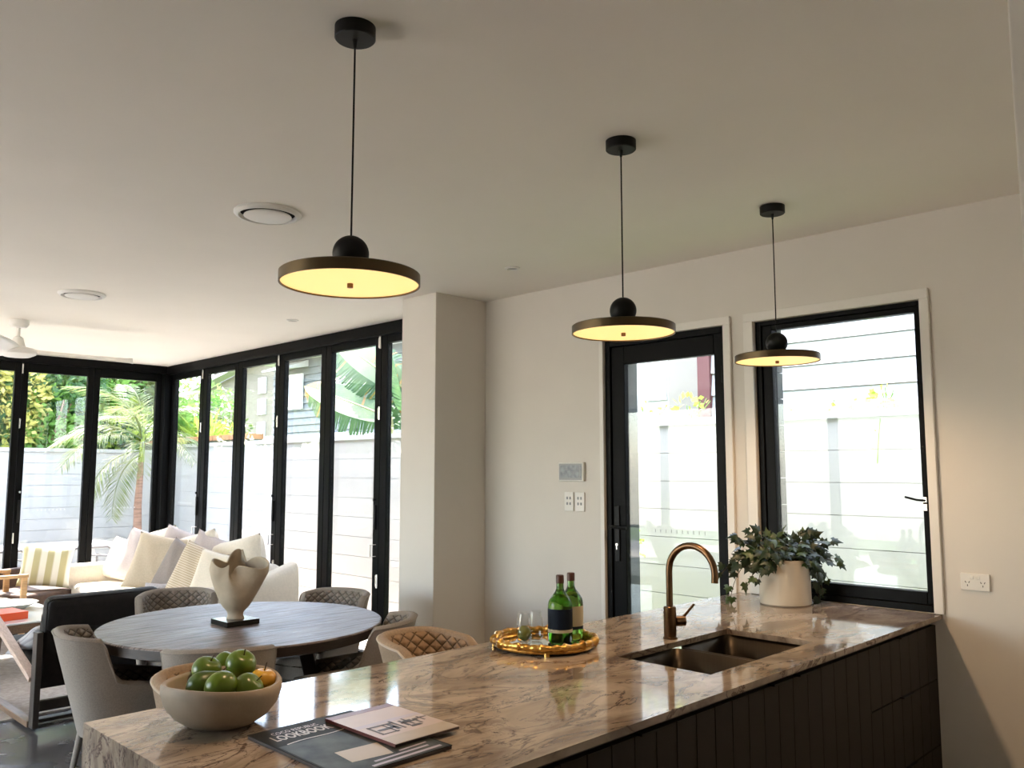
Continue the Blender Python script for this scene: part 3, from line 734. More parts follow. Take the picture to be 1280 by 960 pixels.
    if stool:
        f = B(); z = 0.28; k = 0.19
        P = [(k, k, z), (-k, k, z), (-k, -k, z), (k, -k, z), (k, k, z)]
        for i in range(4): f.tube([P[i], P[i + 1]], 0.008, 8)
        f.build('foot_rail', 'dark_wood', t)
    return t
def face(o, x, y, ang): o.location = (x, y, 0); o.rotation_euler = (0, 0, R(ang))
def seat_at(o, bx, by, ang, d=0.30):  # bx,by = middle of the back
    a = R(ang); face(o, bx + d * math.cos(a), by + d * math.sin(a), ang)
G = 'quilted chairs round the dining table'
c0 = make_chair('dining_chair', 'grey beige quilted dining chair with full wingback in view, left of table', 'chair', 'chair_fabric', 0.787, 0.575, 0.47, group=G)
seat_at(c0, 1.365, 4.215, -12)
for lab, bx, by, a in (
        ('grey beige quilted dining chair behind table, before the dark lounge chair', 2.343, 5.219, 247),
        ('grey beige dining chair with its plain back to camera, behind fruit bowl stool', 1.672, 3.344, 57),
        ('grey beige quilted dining chair at far right of table, before folding door', 3.075, 4.475, 202),
        ('grey beige quilted dining chair at right of table, below the white pillar', 2.721, 3.403, 133)):
    seat_at(dup(c0, label=lab), bx, by, a)
st = make_chair('bar_stool', 'tan quilted stool pushed up behind the island, right of the table', 'stool', 'stool_fabric', 0.888, 0.80, 0.66, stool=True, group='tan quilted stools behind the island')
face(st, 2.125, 2.39, -90)
s2 = dup(st, label='tan quilted stool pushed up behind the fruit bowl'); face(s2, 1.275, 2.39, -90)

# ------------------------------------------------------------ dining table
t = thing('dining_table', 'round dining table with grey brown grained top and dark edge', 'table', (2.204, 4.104, 0))
B().lathe([(0.0, 0.748), (0.694, 0.748), (0.70, 0.745), (0.70, 0.741)], 96, cap=False).lathe([(0.0, 0.7495), (0.694, 0.7495), (0.70, 0.745)], 96, cap=False).build('tabletop', 'table_wood', t)
B().lathe([(0.699, 0.7445), (0.697, 0.70), (0.66, 0.688), (0.0, 0.688)], 96, cap=False).build('rim', 'table_edge', t)
B().lathe([(0.40, 0.687), (0.40, 0.64), (0.0, 0.64)], 48, cap=False).build('apron', 'dark_wood', t)
for k in range(4):
    a = R(45 + 90 * k + 10); c, s_ = math.cos(a), math.sin(a)
    B().beam((0.46 * c, 0.46 * s_, 0), (0.30 * c, 0.30 * s_, 0.65), 0.09, 0.07, up=(c, s_, 0.1)).build('leg', 'dark_wood', t, smooth=False, bevel=0.005)

# sculptural vase
v = thing('sculptural_vase', 'cream ruffled plaster vessel on black plinth on the dining table', 'vase', (2.145, 4.09, 0.7505), rz=R(-45))
pl = B().box(-0.088, -0.088, 0, 0.088, 0.088, 0.026).build('plinth', 'plinth', v, rot=(0, 0, R(45)), smooth=False, bevel=0.002)
def ruffle(u, s_):
    a = 2 * PI * u; k = max(0.0, (s_ - 0.14) / 0.86)
    if s_ < 0.14:
        r = 0.046 - 0.007 * math.sin(PI * s_ / 0.14); z = 0.026 + 0.30 * s_
        return (r * math.cos(a), r * math.sin(a) * 0.85, z)
    r = 0.040 + 0.096 * k ** 0.52
    lob = math.cos(3 * a + 0.5)
    r *= 1 + (0.26 * lob + 0.12 * math.cos(5 * a + 1.1)) * k ** 1.2
    front = max(0.0, math.cos(a + 1.25)) ** 2            # the near petal is lower and bows outward
    z = 0.068 + 0.27 * k ** 0.95 + (0.022 * math.cos(2 * a + 2.6) + 0.018 * math.sin(6 * a)) * k ** 2 - 0.085 * front * k ** 1.6
    r += 0.030 * front * math.sin(PI * min(1, k * 0.9)) - 0.020 * max(0, k - 0.8) / 0.2 * (1 - front)
    tw = 0.5 * k ** 2; a2 = a + tw * math.sin(2 * a)
    return (r * math.cos(a2) * 1.05, r * math.sin(a2) * 0.82, z)
vo = B().grid(ruffle, 96, 40, cu=True).build('vessel', 'plaster', v, ang=180)
m_ = vo.modifiers.new('s', 'SOLIDIFY'); m_.thickness = 0.009; m_.offset = -1
m_ = vo.modifiers.new('sub', 'SUBSURF'); m_.levels = 1; m_.render_levels = 1

# ------------------------------------------------------------ sofa (along the side doors, facing -x)
sf = thing('sofa', 'cream linen slipcovered sofa with scatter pillows by the folding doors', 'sofa', (3.30, 7.52, 0))
def puff(x0, y0, z0, x1, y1, z1, r, seg=4):
    return B().box(x0, y0, z0, x1, y1, z1)
def soft(b, name, parent, m, bev, seg=5, **k):
    o = b.build(name, m, parent, smooth=True, bevel=bev, ang=60, seg=seg, **k); return o
soft(B().box(-0.42, -1.20, 0.03, 0.44, 1.20, 0.30), 'base', sf, 'sofa_linen', 0.03)
soft(B().box(0.24, -1.20, 0.30, 0.45, 1.20, 0.76), 'back_frame', sf, 'sofa_linen', 0.08)
def arm(ys):
    def fn(u, v):  # u along x, v round section
        x = -0.45 + 0.92 * u; a = 2 * PI * v
        zt = 0.64 + 0.14 * (max(0, u - 0.45) / 0.55) ** 1.3
        hz = zt / 2; c, s_ = math.cos(a), math.sin(a); e = 0.45
        return (x, ys + 0.105 * math.copysign(abs(c) ** e, c), 0.02 + (hz - 0.01) + (hz - 0.01) * math.copysign(abs(s_) ** e, s_))
    b = B().grid(fn, 10, 28, cv=True)
    for i in (0, 10): b.f.append(tuple((j * 11 + i) for j in range(28))); b.mi.append(0)
    return b
arm(-1.27).build('arm', 'sofa_linen', sf, ang=60); arm(1.27).build('arm', 'sofa_linen', sf, ang=60)

def pillow_mesh(w_, h_, t_, ear=0.10, n=22):
    b = B()
    for sg in (1, -1):
        def fn(u, v, sg=sg):
            x = 2 * u - 1; y = 2 * v - 1
            px = x * w_ / 2 * (1 - ear * (1 - y * y)); py = y * h_ / 2 * (1 - ear * (1 - x * x))
            z = sg * t_ / 2 * max(0, (1 - x ** 4) * (1 - y ** 4)) ** 0.55
            z += 0.006 * math.sin(9 * x + 4 * y) * (1 - x * x) * (1 - y * y)
            return (px, z, py)
        b.grid(fn, n, n)
    return b
def pillow(name, lab, cat, m, loc, w_, h_, t_, rot, group=None, ear=0.08):
    o = pillow_mesh(w_, h_, t_, ear).build(name, m, loc=loc, rot=rot, ang=70); 
    me = o.data; bm = bmesh.new(); bm.from_mesh(me); bmesh.ops.remove_doubles(bm, verts=bm.verts, dist=1e-4); bm.to_mesh(me); bm.free()
    return tag(o, lab, cat, group)
for k in (-1, 1):
    o = soft(B().box(-0.44, -0.58, -0.085, 0.28, 0.58, 0.085), 'seat_cushion', sf, 'sofa_linen', 0.055, loc=(0.0, 0.585 * k, 0.385))
for k in (-1, 0, 1):
    o = pillow_mesh(0.80, 0.52, 0.24, 0.03).build('back_cushion', 'sofa_linen', sf, loc=(0.22, -0.04 + 0.79 * k, 0.70), rot=(R(-12) * 0, R(10), R(90)), ang=70)
gp = 'scatter pillows on the sofa'
def P_(lab, m, x, y, z, w_, h_, t_, lean, yaw, tilt=0, ear=0.09):
    return pillow('pillow', lab, 'pillow', m, (x, y, z), w_, h_, t_, (R(lean), R(tilt), R(yaw)), gp, ear)
P_('cream pillow at far end of sofa, leaning on the far arm', 'pillow_cream', 3.30, 8.55, 0.665, 0.46, 0.42, 0.16, -18, -72, 6)
P_('pale lilac grey pillow second from far end of sofa', 'pillow_lilac', 3.33, 8.17, 0.72, 0.50, 0.50, 0.17, -20, -60, 10)
P_('large beige pillow with a dented top near far end of sofa', 'pillow_beige', 3.24, 7.60, 0.71, 0.54, 0.52, 0.19, -22, -50, 8)
P_('grey pillow with only its corner showing behind the large beige pillow', 'pillow_lilac', 3.50, 7.78, 0.75, 0.48, 0.48, 0.14, -14, -62, 14)
P_('dark grey pillow in the middle of sofa beside the beige one', 'pillow_grey', 3.22, 7.17, 0.69, 0.42, 0.46, 0.15, -20, -76, 16)
P_('grey lilac pillow peeking out behind the woven pillow', 'pillow_lilac', 3.47, 7.12, 0.75, 0.46, 0.44, 0.13, -14, -66, 16)
P_('woven ribbed tan and cream pillow near the vase end of sofa', 'weave_cushion', 3.20, 6.78, 0.69, 0.46, 0.46, 0.17, -20, -70, 14)
P_('plain cream pillow behind the ruffled vase on sofa', 'pillow_cream', 3.25, 6.50, 0.67, 0.46, 0.42, 0.16, -20, -60, 8)
pillow('rolled_throw', 'folded grey throw roll at foot of the dark grey pillow', 'blanket', 'pillow_throw', (3.03, 7.10, 0.535), 0.26, 0.13, 0.12, (0, 0, R(-60)))

# ------------------------------------------------------------ lounge: rug, dark chair, coffee table
tag(B().box(0.3, 5.95, 0.0, 2.75, 8.75, 0.012).build('rug', 'rug', smooth=False), 'mottled grey beige area rug under the lounge chair and coffee table', 'rug')
lc = thing('lounge_chair', 'dark leather lounge chair in walnut sled frame seen from behind', 'lounge chair', (2.06, 5.62, 0))
# local: x -0.38..0.39 (width), y 0 back .. 0.9 front
for xs in (-0.37, 0.37):
    sfx = B()
    f = B(); f.beam((xs, 0.0, 0.0 + 0.02), (xs, -0.0, 0.57), 0.035, 0.075, up=(0, 1, 0)); f.build('rear_post', 'dark_wood', lc, smooth=False, bevel=0.004)
    B().beam((xs, 0.038, 0.034), (xs, 0.92, 0.034), 0.05, 0.036).build('runner', 'walnut', lc, smooth=False, bevel=0.004)
    B().beam((xs, 0.90, 0.053), (xs, 0.80, 0.505), 0.035, 0.07, up=(0, 1, 0)).build('front_post', 'walnut', lc, smooth=False, bevel=0.004)
    B().beam((xs, 0.04, 0.29), (xs, 0.90, 0.545), 0.055, 0.03).build('armrest', 'pink_wood', lc, smooth=False, bevel=0.004)
B().box(-0.352, 0.02, 0.10, 0.352, 0.06, 0.16).build('rear_rail', 'dark_wood', lc, smooth=False, bevel=0.004)
B().box(-0.345, 0.10, 0.012, 0.345, 0.17, 0.035).build('floor_rail', 'dark_wood', lc, smooth=False, bevel=0.004)
o = soft(B().box(-0.335, 0, -0.05, 0.335, 0.66, 0.05), 'seat', lc, 'leather_black', 0.035, loc=(0, 0.10, 0.27), rot=(R(12), 0, 0))
o = soft(B().box(-0.345, -0.05, 0, 0.345, 0.05, 0.47), 'back_panel', lc, 'leather_black', 0.03, loc=(0, 0.13, 0.22), rot=(R(14), 0, 0))
o = soft(B().box(-0.345, -0.06, 0, 0.345, 0.06, 0.21), 'head_cushion', lc, 'leather_black', 0.05, loc=(0, 0.03, 0.565), rot=(R(10), 0, 0))
B().tube([(-0.34, -0.052, 0.01), (-0.345, -0.052, 0.19), (-0.32, -0.05, 0.207), (0.32, -0.05, 0.207), (0.345, -0.052, 0.19), (0.34, -0.052, 0.01)], 0.005, 6).build('piping', 'leather_black', lc, loc=(0, 0.03, 0.565), rot=(R(10), 0, 0))
pillow('seat_pillow', 'pale grey channel stitched cushion in the dark lounge chair frame', 'cushion', 'channel_cushion', (1.93, 6.12, 0.44), 0.44, 0.36, 0.14, (R(62), 0, R(12)))

ct = thing('coffee_table', 'low wooden coffee table with white glass top on rug', 'table', (1.75, 7.62, 0.012))
B().box(-0.66, -0.50, 0.375, 0.66, 0.50, 0.388).build('glass_top', 'glass_white', ct, smooth=False, bevel=0.003)
fr = B(); fr.box(-0.66, -0.50, 0.31, 0.66, -0.45, 0.374); fr.box(-0.66, 0.45, 0.31, 0.66, 0.50, 0.374); fr.box(-0.66, -0.449, 0.31, -0.61, 0.449, 0.374); fr.box(0.61, -0.449, 0.31, 0.66, 0.449, 0.374)
fr.build('frame', 'walnut', ct, smooth=False, bevel=0.003)
for a in (-1, 1):
    for c in (-1, 1): B().box(a * 0.635 - 0.024, c * 0.475 - 0.024, 0, a * 0.635 + 0.024, c * 0.475 + 0.024, 0.309).build('leg', 'walnut', ct, smooth=False, bevel=0.003)
bk = thing('book', 'thick orange red book on the coffee table', 'book', (1.93, 7.40, 0.4005), rz=R(8))
B().box(-0.16, -0.13, 0.004, 0.158, 0.13, 0.051).build('pages', 'paper', bk, smooth=False)
B().box(-0.165, -0.135, 0, 0.165, 0.135, 0.004).box(-0.165, -0.135, 0.051, 0.165, 0.135, 0.056).box(-0.165, -0.135, 0.004, -0.1602, 0.135, 0.051).box(-0.16, -0.135, 0.004, 0.165, -0.1305, 0.051).build('cover', 'red_book', bk, smooth=False)
tag(B().lathe([(0.0, 0.004), (0.10, 0.0), (0.12, 0.006), (0.20, 0.050), (0.215, 0.056), (0.205, 0.052), (0.12, 0.014), (0.0, 0.012)], 40, cap=False).build('shallow_bowl', 'ceramic', loc=(2.13, 7.86, 0.4005)), 'shallow pale ceramic bowl on the coffee table', 'bowl')

# striped cushion armchair and oak armchair by the back doors
ac = thing('armchair', 'brown leather armchair holding the striped cushion by the back doors', 'armchair', (2.55, 8.84, 0), rz=R(-150))
soft(B().box(-0.28, -0.30, 0.30, 0.30, 0.30, 0.43), 'seat', ac, 'leather_brown', 0.03)
soft(B().box(-0.36, -0.36, 0.22, 0.30, -0.305, 0.60), 'side', ac, 'leather_brown', 0.02)
soft(B().box(-0.36, -0.30, 0.30, -0.285, 0.30, 0.60), 'backrest', ac, 'leather_brown', 0.02)
for a in (-0.30, 0.26):
    for c in (-0.33, 0.33): B().box(a - 0.018, c - 0.018, 0, a + 0.018, c + 0.018, 0.225).build('leg', 'rail_metal', ac, smooth=False)
pillow('cushion', 'pale green and white striped cushion in brown leather armchair', 'cushion', 'striped_cushion', (2.66, 8.74, 0.635), 0.44, 0.38, 0.15, (R(-14), R(6), R(-18)))
oa = thing('oak_chair', 'light oak framed chair at the left edge by back doors', 'chair', (2.12, 8.55, 0.0), rz=R(0))
for a in (-0.27, 0.235):
    for c in (-0.26, 0.26): B().box(a - 0.022, c - 0.022, 0.0, a + 0.022, c + 0.022, 0.60).build('leg', 'oak', oa, smooth=False, bevel=0.004)
for c in (-0.26, 0.26): B().box(-0.33, c - 0.03, 0.601, 0.262, c + 0.03, 0.63).build('armrest', 'oak', oa, smooth=False, bevel=0.004)
B().box(-0.245, -0.235, 0.34, 0.21, 0.235, 0.40).build('seat', 'chair_fabric', oa, bevel=0.02, ang=60)
B().box(-0.28, -0.235, 0.42, -0.24, 0.235, 0.72).build('backrest', 'oak', oa, smooth=False, bevel=0.01)

# ------------------------------------------------------------ objects on the island
ZW = 0.9005
# fruit bowl
fb = B().lathe([(0.0, 0.0), (0.050, 0.0), (0.080, 0.006), (0.112, 0.027), (0.133, 0.055), (0.141, 0.085), (0.141, 0.101), (0.137, 0.107), (0.130, 0.106), (0.126, 0.100), (0.124, 0.075), (0.102, 0.042), (0.06, 0.020), (0.0, 0.016)], 64, cap=False, sx=1.0, sy=1.08)
fb.v = [(x, y, z * (1 + 0.05 * math.sin(2 * math.atan2(y, x) + 0.6)) if z > 0.06 else z) for x, y, z in fb.v]
tag(fb.build('fruit_bowl', 'bowl', loc=(1.035, 2.03, ZW), ang=60), 'deep beige stone bowl heaped with green fruit on the island', 'bowl')
def apple_b(r):
    b = B(); pr = []
    for j in range(17):
        a = PI * j / 16; rr = r * math.sin(a); z = -r * 0.92 * math.cos(a)
        if j > 11: z -= r * 0.24 * ((j - 11) / 5) ** 2
        if j < 4: z += r * 0.10 * ((4 - j) / 4) ** 2
        pr.append((rr + 1e-5, z))
    return b.lathe(pr, 28, cap=False)
def pear_b(r):
    pr = []
    for j in range(21):
        k = j / 20; a = PI * k; rr = r * math.sin(a) ** 0.85 * (1 - 0.42 * k ** 1.2 * (1 if k > 0.35 else k / 0.35)); z = r * (-0.95 + 2.5 * k ** 1.05)
        pr.append((rr + 1e-5, z))
    return B().lathe(pr, 26, cap=False)
GF = 'green fruit in the stone bowl'
def fruit(name, lab, b, m, loc, rot, stem=None, group=GF, cat='fruit'):
    t = thing(name, lab, cat, loc, group=group); t.rotation_euler = rot
    b.build('flesh', m, t, ang=80)
    if stem: B().tube([(0, 0, stem), (0.001, 0, stem + 0.008), (0.004, 0.002, stem + 0.020)], 0.0016, 6).build('stem', 'stem', t)
    return t
fruit('pear', 'green pear lying on its side at left of stone bowl', pear_b(0.038), 'pear_green', (0.992, 2.065, 0.992), (R(62), 0, R(75)), 0.056)
fruit('apple', 'green apple behind the pear, left of the top one', apple_b(0.038), 'apple_green', (1.050, 2.145, 1.008), (0.4, 0.2, 0), 0.022)
fruit('apple', 'small hidden green apple at back of the fruit pile', apple_b(0.036), 'apple_green', (1.125, 2.180, 1.006), (0.2, 0.5, 0), 0.022)
fruit('apple', 'green apple topmost of the fruit pile', apple_b(0.039), 'apple_green', (1.108, 2.075, 1.025), (0.3, -0.4, 1.0), 0.022)
fruit('apple', 'round green apple at front centre of the fruit pile', apple_b(0.040), 'apple_green', (1.010, 1.985, 1.000), (2.3, 0.2, 0.3), 0.022)
fruit('apple', 'green apple at front right showing its stem dimple', apple_b(0.038), 'apple_green', (1.072, 1.965, 0.990), (0.75, 0.35, 0.4), 0.022)
fruit('pear', 'yellow pear with upright stem at right of stone bowl', apple_b(0.034), 'pear_yellow', (1.130, 2.000, 0.993), (0.1, 0.1, 0), 0.024, None)
fruit('orange', 'orange fruit mostly buried under the green apples', apple_b(0.034), 'fruit_orange', (1.020, 2.045, 0.950), (0, 0, 0), None, None)

# bamboo tray
tr = thing('tray', 'round gold bamboo rimmed mirror tray on the island', 'tray', (2.285, 2.085, ZW))
def ring(u, v):
    a = 2 * PI * u; k = (u * 14) % 1; bul = 0.0055 * math.exp(-((k - 0.5) / 0.08) ** 2) + 0.0020 * math.sin(a * 31)
    r = 0.0105 + bul; w_ = 2 * PI * v; Rr = 0.180 + 0.004 * math.sin(5 * a)
    return ((Rr + r * math.cos(w_)) * math.cos(a), (Rr + r * math.cos(w_)) * math.sin(a), 0.028 + r * math.sin(w_))
B().grid(ring, 168, 10, cu=True, cv=True).build('rim', 'gold_bamboo', tr)
def ring2(u, v):
    a = 2 * PI * u; w_ = 2 * PI * v; r = 0.007
    return ((0.176 + r * math.cos(w_)) * math.cos(a), (0.176 + r * math.cos(w_)) * math.sin(a), 0.013 + r * math.sin(w_))
B().grid(ring2, 96, 8, cu=True, cv=True).build('base_ring', 'gold_bamboo', tr)
B().lathe([(0.0, 0.014), (0.172, 0.014), (0.172, 0.009), (0, 0.009)], 64, cap=False).build('mirror_base', 'mirror', tr)
for k in range(4):
    a = R(45 + 90 * k); B().tube([(0.178 * math.cos(a), 0.178 * math.sin(a), 0), (0.178 * math.cos(a), 0.178 * math.sin(a), 0.012)], 0.010, 10).build('foot', 'gold_bamboo', tr)
ZT = ZW + 0.0145
def bottle(lab, x, y, lm, rz):
    t = thing('bottle', lab, 'bottle', (x, y, ZT), rz=rz, group='green glass bottles on the tray')
    t.scale = (1, 1, 0.93)
    pr = [(0.0, 0.003), (0.038, 0.0), (0.044, 0.006), (0.044, 0.140), (0.041, 0.155), (0.030, 0.174), (0.018, 0.190), (0.0135, 0.202), (0.0125, 0.238)]
    B().lathe(pr, 40, cap=False).build('glass', 'bottle_green', t, ang=60)
    B().lathe([(0.0145, 0.222), (0.0145, 0.250), (0.013, 0.253), (0.0, 0.253)], 24, cap=False).build('cap', 'foil', t)
    def lb(z0, z1, a0, a1): return B().grid(lambda u, v: (0.0447 * math.cos(a0 + (a1 - a0) * u), 0.0447 * math.sin(a0 + (a1 - a0) * u), z0 + (z1 - z0) * v), 24, 1)
    o = lb(0.052, 0.128, -1.7, 1.7).build('label', lm[0], t)
    o = lb(0.040, 0.0518, -1.7, 1.7).build('label_band', lm[1], t)
    if lm[0] == 'label_navy': o['label'] = 'cream lower band'
    return t
bottle('green glass bottle with dark navy label, front one on tray', 2.325, 2.045, ('label_navy', 'label_cream'), R(-135))
bottle('green glass bottle with tan label, standing behind the navy labelled one', 2.405, 2.062, ('label_cream', 'label_navy'), R(-135))
def tumbler(lab, x, y):
    o = B().lathe([(0.0, 0.002), (0.020, 0.0), (0.026, 0.012), (0.0285, 0.040), (0.026, 0.080), (0.021, 0.115), (0.0202, 0.115), (0.0252, 0.080), (0.0277, 0.040), (0.025, 0.014), (0.019, 0.006), (0.0, 0.006)], 32, cap=False)
    o.v = [(a, b_, c * 0.9) for a, b_, c in o.v]
    return tag(o.build('drinking_glass', 'drink_glass', loc=(x, y, ZT), ang=60), lab, 'glass', 'clear glasses on the tray')
tumbler('clear stemless glass holding a green lime, left on tray', 2.222, 2.125); tumbler('empty clear stemless glass right behind the lime glass', 2.282, 2.125)
tag(B().ball((0, 0, 0), 0.024, 24, 14, (1, 1, 1.12)).build('lime', 'lime', loc=(2.222, 2.125, ZT + 0.034)), 'olive green lime inside the left glass on tray', 'fruit')

# magazines
m1 = thing('magazine', 'large dark lookbook magazine lying under the smaller one', 'magazine', (1.022, 1.478, ZW), group=None)
B().box(0, 0, 0, 0.287, 0.392, 0.007).build('pages', 'mag_ink', m1, smooth=False)
B().box(-0.001, -0.001, 0.007, 0.288, 0.393, 0.0082).build('cover', 'mag_dark', m1, smooth=False)
def ribbon(pts, w_, z, name, m, parent):
    b = B()
    for k in range(len(pts) - 1):
        (x0, y0), (x1, y1) = pts[k], pts[k + 1]; b.add([(x0, y0, z), (x1, y1, z), (x1, y1 + w_, z), (x0, y0 + w_, z)], [(0, 1, 2, 3)])
    return b.build(name, m, parent, smooth=False)
b = B(); b.add([(0.004, 0.004, 0.0084), (0.283, 0.004, 0.0084), (0.283, 0.262, 0.0084), (0.004, 0.262, 0.0084)], [(0, 1, 2, 3)]); b.build('cover_photo', 'mag_photo', m1, smooth=False)
ribbon([(0.028 + 0.18 * k / 10, 0.262 + 0.004 * math.sin(k * 0.7) + 0.0012 * k) for k in range(11)], 0.005, 0.0086, 'cover_stripe', 'mag_cream', m1)
b = B(); b.add([(0.071, 0.142, 0.0087), (0.063, 0.063, 0.0087), (0.162, 0.050, 0.0087), (0.179, 0.134, 0.0087)], [(0, 1, 2, 3)]); b.build('cover_panel', 'mag_tan', m1, smooth=False)
for p, w_ in (([(0.10, 0.030), (0.25, 0.034)], 0.008), ([(0.08, 0.008), (0.27, 0.012)], 0.010), ([(0.18, 0.050), (0.26, 0.055)], 0.006)):
    ribbon(p, w_, 0.0087, 'cover_bar', 'mag_lilac', m1)
def text(s_, size, loc, rot, parent, m, name='lettering', bold=0.0, sx=1.0):
    cu = bpy.data.curves.new(name, 'FONT'); cu.body = s_; cu.size = size; cu.extrude = 0.0001; cu.offset = bold; cu.align_x = 'CENTER'; cu.resolution_u = 2
    tmp = bpy.data.objects.new(name, cu); COL.objects.link(tmp)
    dg = bpy.context.evaluated_depsgraph_get(); me = bpy.data.meshes.new_from_object(tmp.evaluated_get(dg))
    COL.objects.unlink(tmp); bpy.data.objects.remove(tmp)
    o = bpy.data.objects.new(name, me); COL.objects.link(o); me.materials.clear(); me.materials.append(MT[m]); o.location = loc; o.rotation_euler = rot; o.parent = parent; o.scale = (sx, 1, 1); return o
text('COCO REPUBLIC', 0.026, (0.100, 0.344, 0.0086), (0, 0, 0), m1, 'mag_rose', sx=0.62)
text('LOOKBOOK', 0.052, (0.098, 0.300, 0.0086), (0, 0, 0), m1, 'mag_cream', bold=0.0012, sx=0.52)
m2 = thing('magazine', 'small pale magazine with maroon spine on top of the dark one', 'magazine', (1.208, 1.552, ZW + 0.0090))
B().box(0, 0, 0, 0.19, 0.278, 0.006).build('pages', 'mag_ink', m2, smooth=False)
B().box(-0.001, -0.001, 0.006, 0.191, 0.279, 0.0072).build('cover', 'mag_rose', m2, smooth=False)
B().box(-0.001, 0.252, 0.0072, 0.191, 0.279, 0.0075).build('spine_band', 'mag_maroon', m2, smooth=False)['label'] = 'maroon band'
B().box(-0.0015, -0.001, 0.0, -0.001, 0.279, 0.0072).build('spine', 'mag_maroon', m2, smooth=False)
B().box(0.0, 0.145, 0.0072, 0.191, 0.165, 0.0074).build('cover_sky', 'mag_lilac', m2, smooth=False)
B().box(0.0, 0.0, 0.0072, 0.191, 0.055, 0.0074).build('cover_ground', 'mag_cream', m2, smooth=False)
pr = B()
for x, y, w_, h_ in [(0.030, 0.098, 0.055, 0.012), (0.072, 0.084, 0.012, 0.05), (0.108, 0.090, 0.008, 0.045), (0.118, 0.118, 0.022, 0.010), (0.02, 0.075, 0.006, 0.065), (0.06, 0.070, 0.005, 0.068), (0.02, 0.132, 0.075, 0.007), (0.02, 0.072, 0.05, 0.005), (0.09, 0.080, 0.006, 0.07), (0.11, 0.075, 0.030, 0.012), (0.105, 0.110, 0.050, 0.008), (0.125, 0.090, 0.005, 0.055), (0.145, 0.085, 0.005, 0.04), (0.150, 0.12, 0.038, 0.006), (0.165, 0.10, 0.004, 0.035)]:
    pr.box(x, y, 0.0074, x + w_, y + h_, 0.0077)
pr.build('cover_house', 'mag_ink', m2, smooth=False)

# potted ivy
iv = thing('potted_ivy', 'trailing green ivy in a round cream pot before kitchen window', 'potted plant', (3.805, 1.93, ZW))
pt = B().lathe([(0.0, 0.0), (0.112, 0.0), (0.118, 0.006), (0.116, 0.206), (0.113, 0.21), (0.108, 0.206), (0.108, 0.18)], 56, cap=False).build('pot', 'pot', iv)
B().lathe([(0.108, 0.188), (0.0, 0.196)], 32, cap=False).build('soil', 'soil', iv)
def ivy_leaf(m, name='leaf'):
    out = [(0, 0.0), (-0.22, -0.16), (-0.40, -0.05), (-0.60, 0.12), (-0.36, 0.24), (-0.52, 0.52), (-0.24, 0.50), (-0.12, 0.72), (0, 1.0), (0.12, 0.72), (0.24, 0.50), (0.52, 0.52), (0.36, 0.24), (0.60, 0.12), (0.40, -0.05), (0.22, -0.16)]
    b = B(); vs = [(x, y, -0.28 * abs(x) + 0.05 - 0.18 * y * y) for x, y in out] + [(0, 0.35, 0.06)]
    n = len(out); b.add(vs, [(i, (i + 1) % n, n) for i in range(n)])
    return b
rng = random.Random(11)
L1 = ivy_leaf(0).build('leaf', 'ivy', iv, smooth=True, ang=80); L2 = ivy_leaf(0).build('leaf', 'ivy_light', iv, smooth=True, ang=80)
stems = B()
imgR = Vector((0.70, -0.713, 0)); dep = Vector((0.713, 0.70, 0))
ends = [(-0.10, 0.34, 0.0), (0.0, 0.33, 0.02), (0.08, 0.33, -0.03), (0.15, 0.31, 0.0), (-0.18, 0.33, 0.0), (-0.24, 0.30, 0.0), (0.22, 0.28, 0.0), (-0.29, 0.13, 0.05), (-0.27, -0.02, -0.01), (-0.23, 0.20, 0.0), (-0.17, 0.27, 0.04), (-0.20, 0.10, -0.10), (-0.12, 0.24, -0.08), (-0.08, 0.27, 0.02), (0.0, 0.25, 0.0), (0.06, 0.25, -0.06), (0.10, 0.27, 0.03),
        (0.17, 0.24, 0.0), (0.22, 0.20, -0.05), (0.28, 0.20, 0.0), (0.22, 0.10, 0.02), (0.16, 0.06, -0.05), (0.16, 0.00, 0.0), (-0.16, 0.12, -0.12), (-0.05, 0.21, -0.12), (0.08, 0.20, -0.12), (0.13, 0.15, -0.08), (-0.24, 0.17, 0.0), (-0.1, 0.17, -0.13)]
first = [True, True]
def put_leaf(p, out_dir, sz):
    k = 1 if rng.random() < 0.28 else 0
    src = (L1, L2)[k]
    yd = Vector(out_dir) + Vector((rng.uniform(-.6, .6), rng.uniform(-.6, .6), rng.uniform(-0.9, 0.1)))
    yd.normalize(); zz = Vector((-0.5 + rng.uniform(-.5, .5), -0.5 + rng.uniform(-.5, .5), 0.6 + rng.uniform(-.3, .3)))
    xx = yd.cross(zz).normalized(); zz = xx.cross(yd)
    e = Matrix((xx, yd, zz)).transposed().to_euler()
    if first[k]: src.location = p; src.rotation_euler = e; src.scale = (sz,) * 3; first[k] = False
    else: copy_to(src, iv, p, e, (sz,) * 3)
